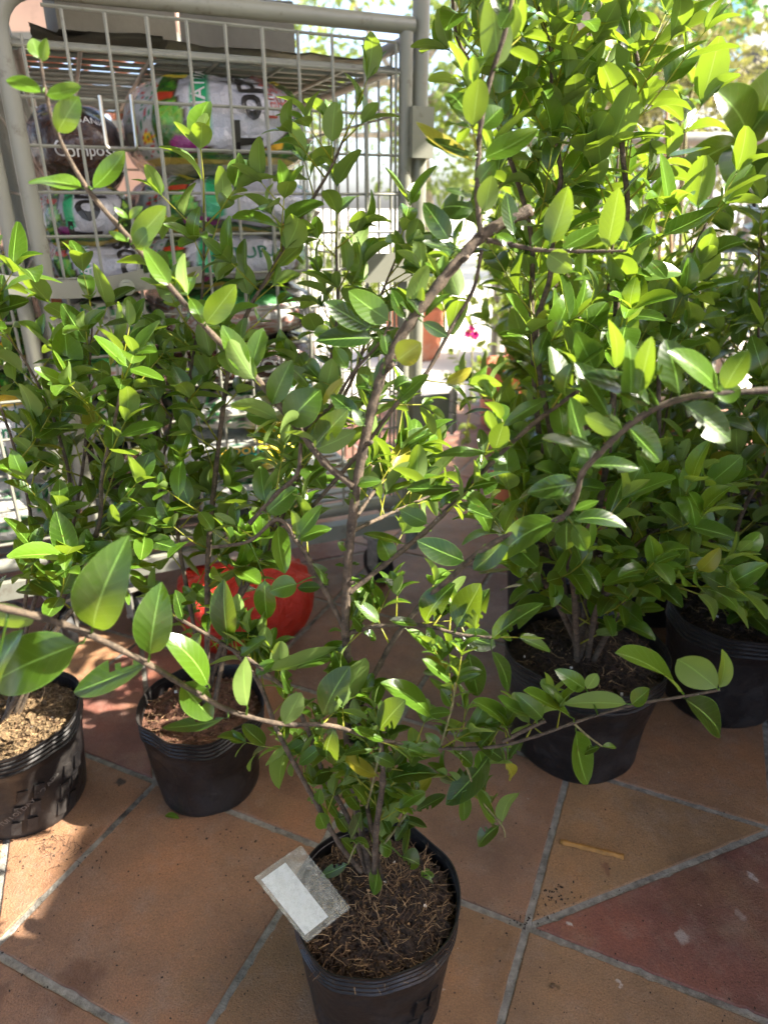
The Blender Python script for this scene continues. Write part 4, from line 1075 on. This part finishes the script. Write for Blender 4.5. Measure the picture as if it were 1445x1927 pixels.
def back_wall():
    t = thing('garden_wall', 'peach garden wall with a screen of curved roof tiles on top, behind the cage', 'wall', (-3, 4.3, 0), 0)
    mb = MB(); mb.box((-3.2, 4.4, .69), (2.1, .06, .69)); mb.box((-3.2, 4.5, 2.42), (2.1, .06, .60)); place(mb.build('wall', M['peach'], smooth=False), t)
    c = MB()
    for row in range(4):
        for k in range(26):
            x = -5.2 + k * .165; z = 1.43 + row * .085
            pts = [(x + .08 * cos(a), 4.33, z + .052 * sin(a)) for a in [pi * q / 8 for q in range(9)]]
            v = [Vector(p) for p in pts] + [Vector(p) + Vector((0, .2, 0)) for p in pts]
            v += [Vector((p[0], 4.33, p[2] - .010)) for p in pts] + [Vector((p[0], 4.53, p[2] - .010)) for p in pts]
            fs = [(q, q + 1, 9 + q + 1, 9 + q) for q in range(8)] + [(18 + q, 27 + q, 27 + q + 1, 18 + q + 1) for q in range(8)] + [(q, 18 + q, 18 + q + 1, q + 1) for q in range(8)]
            c.add(v, fs)
    place(c.build('tile_screen', M['terracotta']), t)
    k = MB(); k.box((-3.2, 4.42, 1.40), (2.12, .13, .018)); k.box((-3.2, 4.42, 1.80), (2.12, .13, .02)); place(k.build('coping', M['paint'], smooth=False), t)
back_wall()

def canopy(mb, blobs, n, LL, rng, asp=.5):
    tot = sum(b[3] ** 2 for b in blobs)
    for (x, y, z, r) in blobs:
        for _ in range(int(n * r * r / tot)):
            d = vrand(rng); d.normalize(); rr = r * rng.uniform(.45, 1.05)
            if noise.noise(Vector((x, y, z)) + d * 2.2) < -.22: continue
            p = Vector((x + d.x * rr, y + d.y * rr, z + d.z * rr * .75))
            a = (d + vrand(rng) * .9 + Vector((0, 0, -.2))).normalized(); l = LL * rng.uniform(.6, 1.2)
            add_leaf(mb, p, p + a * l, l * asp, vrand(rng) + Vector((0, 0, .8)), .2, .05, rng.random(), rng, (2, 3), pet=False)
def tree(label, x, y, trunk_pts, r0, blobs, n, LL, seed, m='leaf_far', bark='bark_big'):
    t = thing('tree', label, 'tree', (x, y, 0), 0, 'trees behind the railing')
    rng = random.Random(seed)
    w_ = catmull([Vector(p) for p in trunk_pts], 5); mb = MB(); k = len(w_)
    mb.tube(w_, [r0 * (1 - .45 * i / (k - 1)) for i in range(k)], 16, jit=.04, rng=rng); place(mb.build('trunk', M[bark]), t)
    br = MB()
    for b in blobs:
        s = w_[rng.randrange(k // 2, k)]; e = Vector(b[:3]); br.tube(catmull([s, (s + e) / 2 + vrand(rng) * .2, e], 4), [r0 * .35, r0 * .33, r0 * .3, r0 * .27, r0 * .24, r0 * .2, r0 * .16, r0 * .12, r0 * .08], 7)
    place(br.build('limb', M[bark]), t)
    f = MB(); canopy(f, blobs, n, LL, rng); place(f.build('crown', M[m]), t); return t
r = random.Random(9)
tree('pale tree trunk rising out of the photo behind the shrubs, right of the cage', 1.12, 4.7, [(1.15, 4.75, 0), (1.14, 4.7, 1), (1.17, 4.7, 2), (1.25, 4.75, 3), (1.3, 4.8, 4.2)], .17,
     [(1.2 + r.uniform(-1.6, 1.6), 5.2 + r.uniform(-.8, 1.6), 4.6 + r.uniform(-.5, 1.0), r.uniform(.7, 1.1)) for _ in range(10)], 3500, .12, 41)
tree('wide olive-green tree with yellow tips filling the upper right corner behind the railing', 6.2, 10.5, [(6.6, 11, 0), (6.5, 11, 1.2), (6.4, 11, 2.4)], .2,
     [(6.2 + r.uniform(-2.6, 3.4), 10.8 + r.uniform(-1, 1.5), 1.5 + r.uniform(-.6, 1.6), r.uniform(.8, 1.2)) for _ in range(17)], 15000, .13, 42, 'leaf_olive')
tree('dark tree seen blurred between the cage post and the front shrub', .6, 14, [(.8, 14.2, 0), (.7, 14, 1.5), (.5, 14, 3)], .2,
     [(.4 + r.uniform(-2.0, 2.4), 14 + r.uniform(-1, 1), 2.9 + r.uniform(-1.5, 2.0), r.uniform(.8, 1.3)) for _ in range(13)], 8000, .16, 43)
tree('dark tree beyond the railing, behind the upper right shrubs', 3.4, 13, [(3.6, 13.4, 0), (3.7, 13.4, 2), (3.6, 13.4, 3.5)], .16,
     [(3.6 + r.uniform(-1.6, 1.6), 13.4 + r.uniform(-.8, .8), 3.4 + r.uniform(-1.6, 1.8), r.uniform(.7, 1.1)) for _ in range(9)], 5000, .15, 44, 'leaf_dark')
def hedge(label, x0, x1, y, h, n, seed, m):
    t = thing('hedge_shrub', label, 'shrub', ((x0 + x1) / 2, y, 0), 0, 'low bushes beyond the walkway')
    rng = random.Random(seed); f = MB(); s = MB()
    for k in range(n):
        p = Vector((rng.uniform(x0, x1), y + rng.uniform(-.25, .25), 0)); d = (vrand(rng) * .35 + Vector((0, 0, 1))).normalized(); l = h * rng.uniform(.6, 1)
        s.tube([p, p + d * l * .6], .006, 5)
        for q in range(4): twig(f, f, p + d * l * rng.uniform(.25, .75), d + vrand(rng) * .8, rng.uniform(.15, .3), .085, rng, (.4, 1), res=(2, 4))
    place(s.build('stem', M['bark']), t); place(f.build('foliage', M[m]), t)
hedge('sunlit bush beyond the railing, left part', .75, 1.9, 4.9, .85, 42, 51, 'leaf_far')
hedge('sunlit bush beyond the railing, right part', 2.0, 3.6, 4.9, .85, 50, 52, 'leaf_far')
hedge('low bush behind the cage, seen through its right-hand mesh', -.9, .35, 6.2, .9, 30, 53, 'leaf_far')
# broad-leaved plant at the right edge, sprouting rooted cutting with stakes
def broad():
    t = thing('broad_leaved_plant', 'plant with big rounded leaves at the right edge, rising above the other shrubs', 'potted plant', (1.12, 1.95, 0), 0)
    make_pot(t, .13, .22, None, 'soil', 61, None, .86, 60); r = random.Random(61); f = MB(); s = MB()
    path = catmull([Vector((1.12, 1.95, .2)), P(1440, 560, 1.93), P(1420, 400, 1.9), P(1400, 255, 1.88)], 6)
    s.tube(path, [.008 - .00025 * i for i in range(len(path))], 8)
    for (bu, bv, tu, tv, w_, yy) in ((1408, 262, 1350, 165, 95, 1.86), (1400, 262, 1180 + 90, 330, 60, 1.88), (1410, 262, 1470, 120, 90, 1.9), (1405, 270, 1385, 360, 95, 1.84), (1410, 275, 1480, 340, 90, 1.85), (1405, 262, 1440, 210, 60, 1.9)):
        b = P(bu, bv, yy); e = P(tu, tv, yy - .05); f_n = Vector((-.2, -.8, .5)); add_leaf(f, b, e, w_ * px_size(b), f_n, .25, .08, r.uniform(.3, .7), r, (6, 10))
    for k in range(6, 14): 
        p = path[k]
        for q in (0, 1):
            d = vrand(r); d.z = abs(d.z) * .4; d.normalize(); add_leaf(f, p, p + d * .12, .065, Vector((0, -.3, 1)), .2, .1, r.random(), r, (4, 8))
    place(s.build('stem', M['bark']), t); place(f.build('foliage', M['leaf']), t)
broad()
def sprout():
    t = thing('young_sapling', 'yellow-green sapling with a rosette of fresh leaves, standing tallest by the railing', 'plant', (1.35, 3.1, 0), 0)
    make_pot(t, .12, .2, None, 'soil', 62, None, .86, 20); r = random.Random(62); f = MB(); s = MB()
    for (pts) in (([1.32, 3.1, .18], (1285, 330), (1290, 230), (1303, 160)), ([1.36, 3.1, .18], (1280, 330), (1280, 240), (1278, 195)), ):
        pp = [Vector(pts[0])] + [P(u, v, 3.1) for u, v in pts[1:]]
        path = catmull(pp, 5); s.tube(path, .007, 7)
        for k in (8, 11, 15):
            if k < len(path):
                for q in range(4 if k == 15 else 2):
                    a = q * pi / 2 * (1 if k == 15 else 2) + k; d = Vector((cos(a), sin(a) * .6, .5 if k == 15 else .2)).normalized()
                    add_leaf(f, path[k], path[k] + d * .12, .05, Vector((0, 0, 1)), .2, .2, .95, r, (4, 6))
        twig(f, f, path[-1], Vector((0, 0, 1)), .08, .09, r, (.85, 1), res=(4, 6))
    place(s.build('stem', M['bark_green']), t); place(f.build('foliage', M['leaf']), t)
sprout()
# bamboo stakes
for i, (u0, v0, u1, v1) in enumerate(((1248, 330, 1256, 178), (1258, 330, 1254, 182))):
    mb = MB(); a = P(u0, v0, 2.9); b = P(u1, v1, 2.9); a2 = b + (a - b) * ((b.z) / (b.z - a.z)); a2.z = 0
    mb.tube([a2, b], .007, 8); tag(mb.build('bamboo_stake', M['chip']), ('bamboo stake leaning right' if i == 0 else 'bamboo stake leaning left') + ', crossing its pair at the top near the railing', 'stake', 'bamboo stakes')
# magenta flowers
def flowers():
    for i, (u, v, y, n) in enumerate(((888, 628, 3.0, 5), (1130, 512, 2.9, 3))):
        t = thing('flowering_plant', ('plant with magenta blooms low beside the walkway' if i == 0 else 'plant with a small pink bloom deep among the right-hand shrubs'), 'flower plant', (P(u, v, y).x, y, 0), 0, 'flowering plants')
        c = P(u, v, y); r = random.Random(i); f = MB(); s = MB(); g = MB()
        s.tube([Vector((c.x, y, 0)), Vector((c.x + .01, y, c.z * .6)), c], .004, 6)
        for k in range(n):
            q = c + vrand(r) * .025
            for p in range(5):
                a = 2 * pi * p / 5; d = Vector((cos(a), -.4, sin(a))).normalized(); add_leaf(f, q, q + d * .02, .015, Vector((0, -1, .3)), .2, .1, .5, r, (2, 4), pet=False)
        for k in range(9):
            p = Vector((c.x, y, c.z * r.uniform(.2, .95))); twig(g, g, p, vrand(r) + Vector((0, 0, .5)), .1, .05, r, (.4, .9), res=(2, 4))
        place(f.build('flower', M['flower']), t); place(s.build('stem', M['bark_green']), t); place(g.build('foliage', M['leaf_far']), t)
flowers()
# far beyond the trees: white building, blue awning board, round blue sign
def far_things():
    M['far_white'] = simple('far_white_wall', (.7, .7, .7), .8, var=.04, scale=.5)
    M['far_blue'] = simple('far_blue_panel', (.25, .50, .75), .6, var=.1)
    t = thing('white_building', 'white building with a dark window band, far behind the trees at the upper right', 'building', (13, 26, 0), 0)
    mb = MB(); mb.box((14, 28, 4.2), (4.5, 2, 4.2)); place(mb.build('wall', M['far_white'], smooth=False), t)
    mb = MB(); mb.box((14, 25.97, 5.0), (3.8, .02, .5)); place(mb.build('window', M['rubber'], smooth=False), t)
    mb = MB(); mb.box((14, 28, 8.52), (4.8, 2.3, .12)); place(mb.build('roof', M['paint'], smooth=False), t)
    t = thing('banner', 'tall pale blue banner on a pole, blurred above the olive tree', 'banner', (6.9, 17, 0), 0)
    mb = MB(); mb.tube([(6.9, 17, 0), (6.9, 17, 5)], .04, 8); place(mb.build('pole', M['paint']), t)
    mb = MB(); mb.box((7.2, 17, 4.0), (.26, .01, .9)); place(mb.build('cloth', M['far_blue'], smooth=False), t)
    t = thing('round_sign', 'round bright blue sign blurred among the far branches at the upper right', 'sign', (6.2, 16, 0), 0)
    mb = MB(); mb.tube([(6.2, 16, 0), (6.2, 16, 3.4)], .03, 8); place(mb.build('post', M['paint']), t)
    mb = MB(); mb.tube([(6.2, 15.94, 3.62), (6.2, 15.97, 3.62)], .24, 24); place(mb.build('disc', simple('sign_blue', (.04, .22, .75), .5), smooth=False), t)
far_things()

# ------------------------------------------------------------------ small things on the tiles
def litter():
    # curled yellow-brown strip
    mb = MB(); a = gpt(1053, 1588); b = gpt(1172, 1617); n = 12; vs = []
    r = random.Random(3)
    for k in range(n + 1):
        c = a.lerp(b, k / n); d = (b - a).normalized(); s = Vector((-d.y, d.x, 0)); w_ = .0052 * (1 - .35 * abs(k / n - .5)) + .0012 * sin(k * 1.7)
        for m_ in range(7):
            th = pi * m_ / 6; vs.append(c + s * (cos(th) * w_) + Vector((0, 0, .0048 + .005 * sin(th) * (1 + .15 * sin(k * 2.1)))))
    fs = [(k * 7 + m_, k * 7 + m_ + 1, (k + 1) * 7 + m_ + 1, (k + 1) * 7 + m_) for k in range(n) for m_ in range(6)] + [tuple(range(6, -1, -1)), tuple(n * 7 + q for q in range(7))]
    mb.add(vs, fs); tag(mb.build('dry_leaf_stalk', simple('ochre_dry_stalk', (.36, .17, .035), .6, var=.3, scale=60, bmp=.001)), 'curled ochre-brown dry stalk lying on the tan triangular tile', 'plant debris')
    f = MB(); p = gpt(312, 1541) + Vector((0, 0, .008)); q = gpt(338, 1543) + Vector((0, 0, .006))
    add_leaf(f, p, q, .013, Vector((0, 0, 1)), .25, .1, .9, r, (4, 6), pet=False)
    tag(f.build('fallen_leaf', M['leaf']), 'small yellow-green fallen leaf on the tile in front of the second pot', 'fallen leaf')
    f = MB(); p = gpt(1038, 1860) + Vector((0, 0, .0075))
    for k in range(5): f.box(p + vrand(r) * .0015, (.0022, .0018, .0016), Matrix.Rotation(k, 3, vrand(r)))
    tag(f.build('seed_husk', M['straw'], smooth=False), 'tiny brown husk in a rusty spot on the front tile near the bottom edge', 'plant debris')
    # grit and root hairs scattered on the floor
    g = MB()
    for k in range(300):
        u = r.uniform(0, 1445); v = r.uniform(1480, 1927); c = gpt(u, v) + Vector((0, 0, .0048)); s_ = r.uniform(.0003, .0009)
        g.box(c, (s_ * r.uniform(1, 2), s_, s_ * .7), Matrix.Rotation(r.uniform(0, 3), 3, 'Z'), mi=r.choice((0, 0, 0, 0, 0, 0, 1)))
    for (u, v, sp, n) in ((1035, 1690, 22, 40), (985, 1735, 18, 24), (110, 1600, 45, 40), (470, 1600, 40, 12)):
        for k in range(n):
            c = gpt(u + r.gauss(0, sp), v + r.gauss(0, sp * .6)) + Vector((0, 0, .005)); s_ = r.uniform(.0003, .001)
            g.box(c, (s_ * 2, s_, s_), Matrix.Rotation(r.uniform(0, 3), 3, 'Z'))
    for k in range(46):
        c = gpt(r.gauss(105, 45), r.gauss(1592, 14)) + Vector((0, 0, .006)); d = Vector((r.uniform(-1, 1), r.uniform(-1, .2), 0)).normalized(); pts = [c]
        for _ in range(5): d = (d + vrand(r) * .5); d.z = 0; d.normalize(); pts.append(pts[-1] + d * .004)
        g.tube(pts, .0003, 4)
    tag(g.build('grit', [simple('dark_grit', (.03, .02, .015), .9), M['straw'], M['perlite']], smooth=False), kind='stuff')
litter()
print('all built', sum(len(o.data.polygons) for o in C.objects if o.type == 'MESH'))

def sun_blockers():
    t = thing('added_shade_roof', 'grey roof added out of view overhead, to keep sun off the cage and the front pots', 'roof', (-1.2, 0, 2.7), 0)  # unseen roof, put in only to shade the cage and the foreground
    mb = MB(); mb.box((-1.8, -.9, 2.74), (2.95, 2.25, .03)); mb.box((-1.45, 2.1, 2.74), (3.3, .75, .03)); place(mb.build('shade_sheet', M['paint'], smooth=False), t)
    for k in range(4):
        mb = MB(); mb.box((-1.8, -3 + 1.1 * k, 2.67), (2.98, .03, .038)); place(mb.build('shade_rafter', M['card'], smooth=False), t)
    t = thing('added_shade_wall', 'plain wall added out of view on the right, to shade the floor and the lower plants', 'wall', (1.95, .35, 0), 0)  # unseen wall, put in and sized to block sun coming from the right
    mb = MB(); mb.box((1.95, .35, 1.07), (.06, 2.3, 1.07)); place(mb.build('wall', M['peach'], smooth=False), t)
    mb = MB(); mb.box((1.95, .35, 2.16), (.08, 2.32, .02)); place(mb.build('coping', M['paint'], smooth=False), t)
sun_blockers()
def cartons():
    for i, (p, q, z, hx, hy, hz, rz, lab) in enumerate(((.20, .17, 1.38, .11, .09, .08, .1, 'plain cardboard carton on the left of the top shelf'), (.55, .60, 1.38, .14, .15, .08, -.15, 'plain cardboard carton on the right of the top shelf'))):
        t = thing('carton', lab, 'box', Wt(p, q, z - hz), TROT + rz, 'cartons on the top shelf')
        mb = MB(); mb.box((0, 0, hz), (hx, hy, hz)); mb.build('box_body', M['card'], t, smooth=False)
        for s_ in (-1, 1):
            mb = MB(); mb.box((s_ * hx * .5, 0, hz * 2 + .003), (hx * .49, hy, .002)); mb.build('flap', M['card'], t, smooth=False)
cartons()
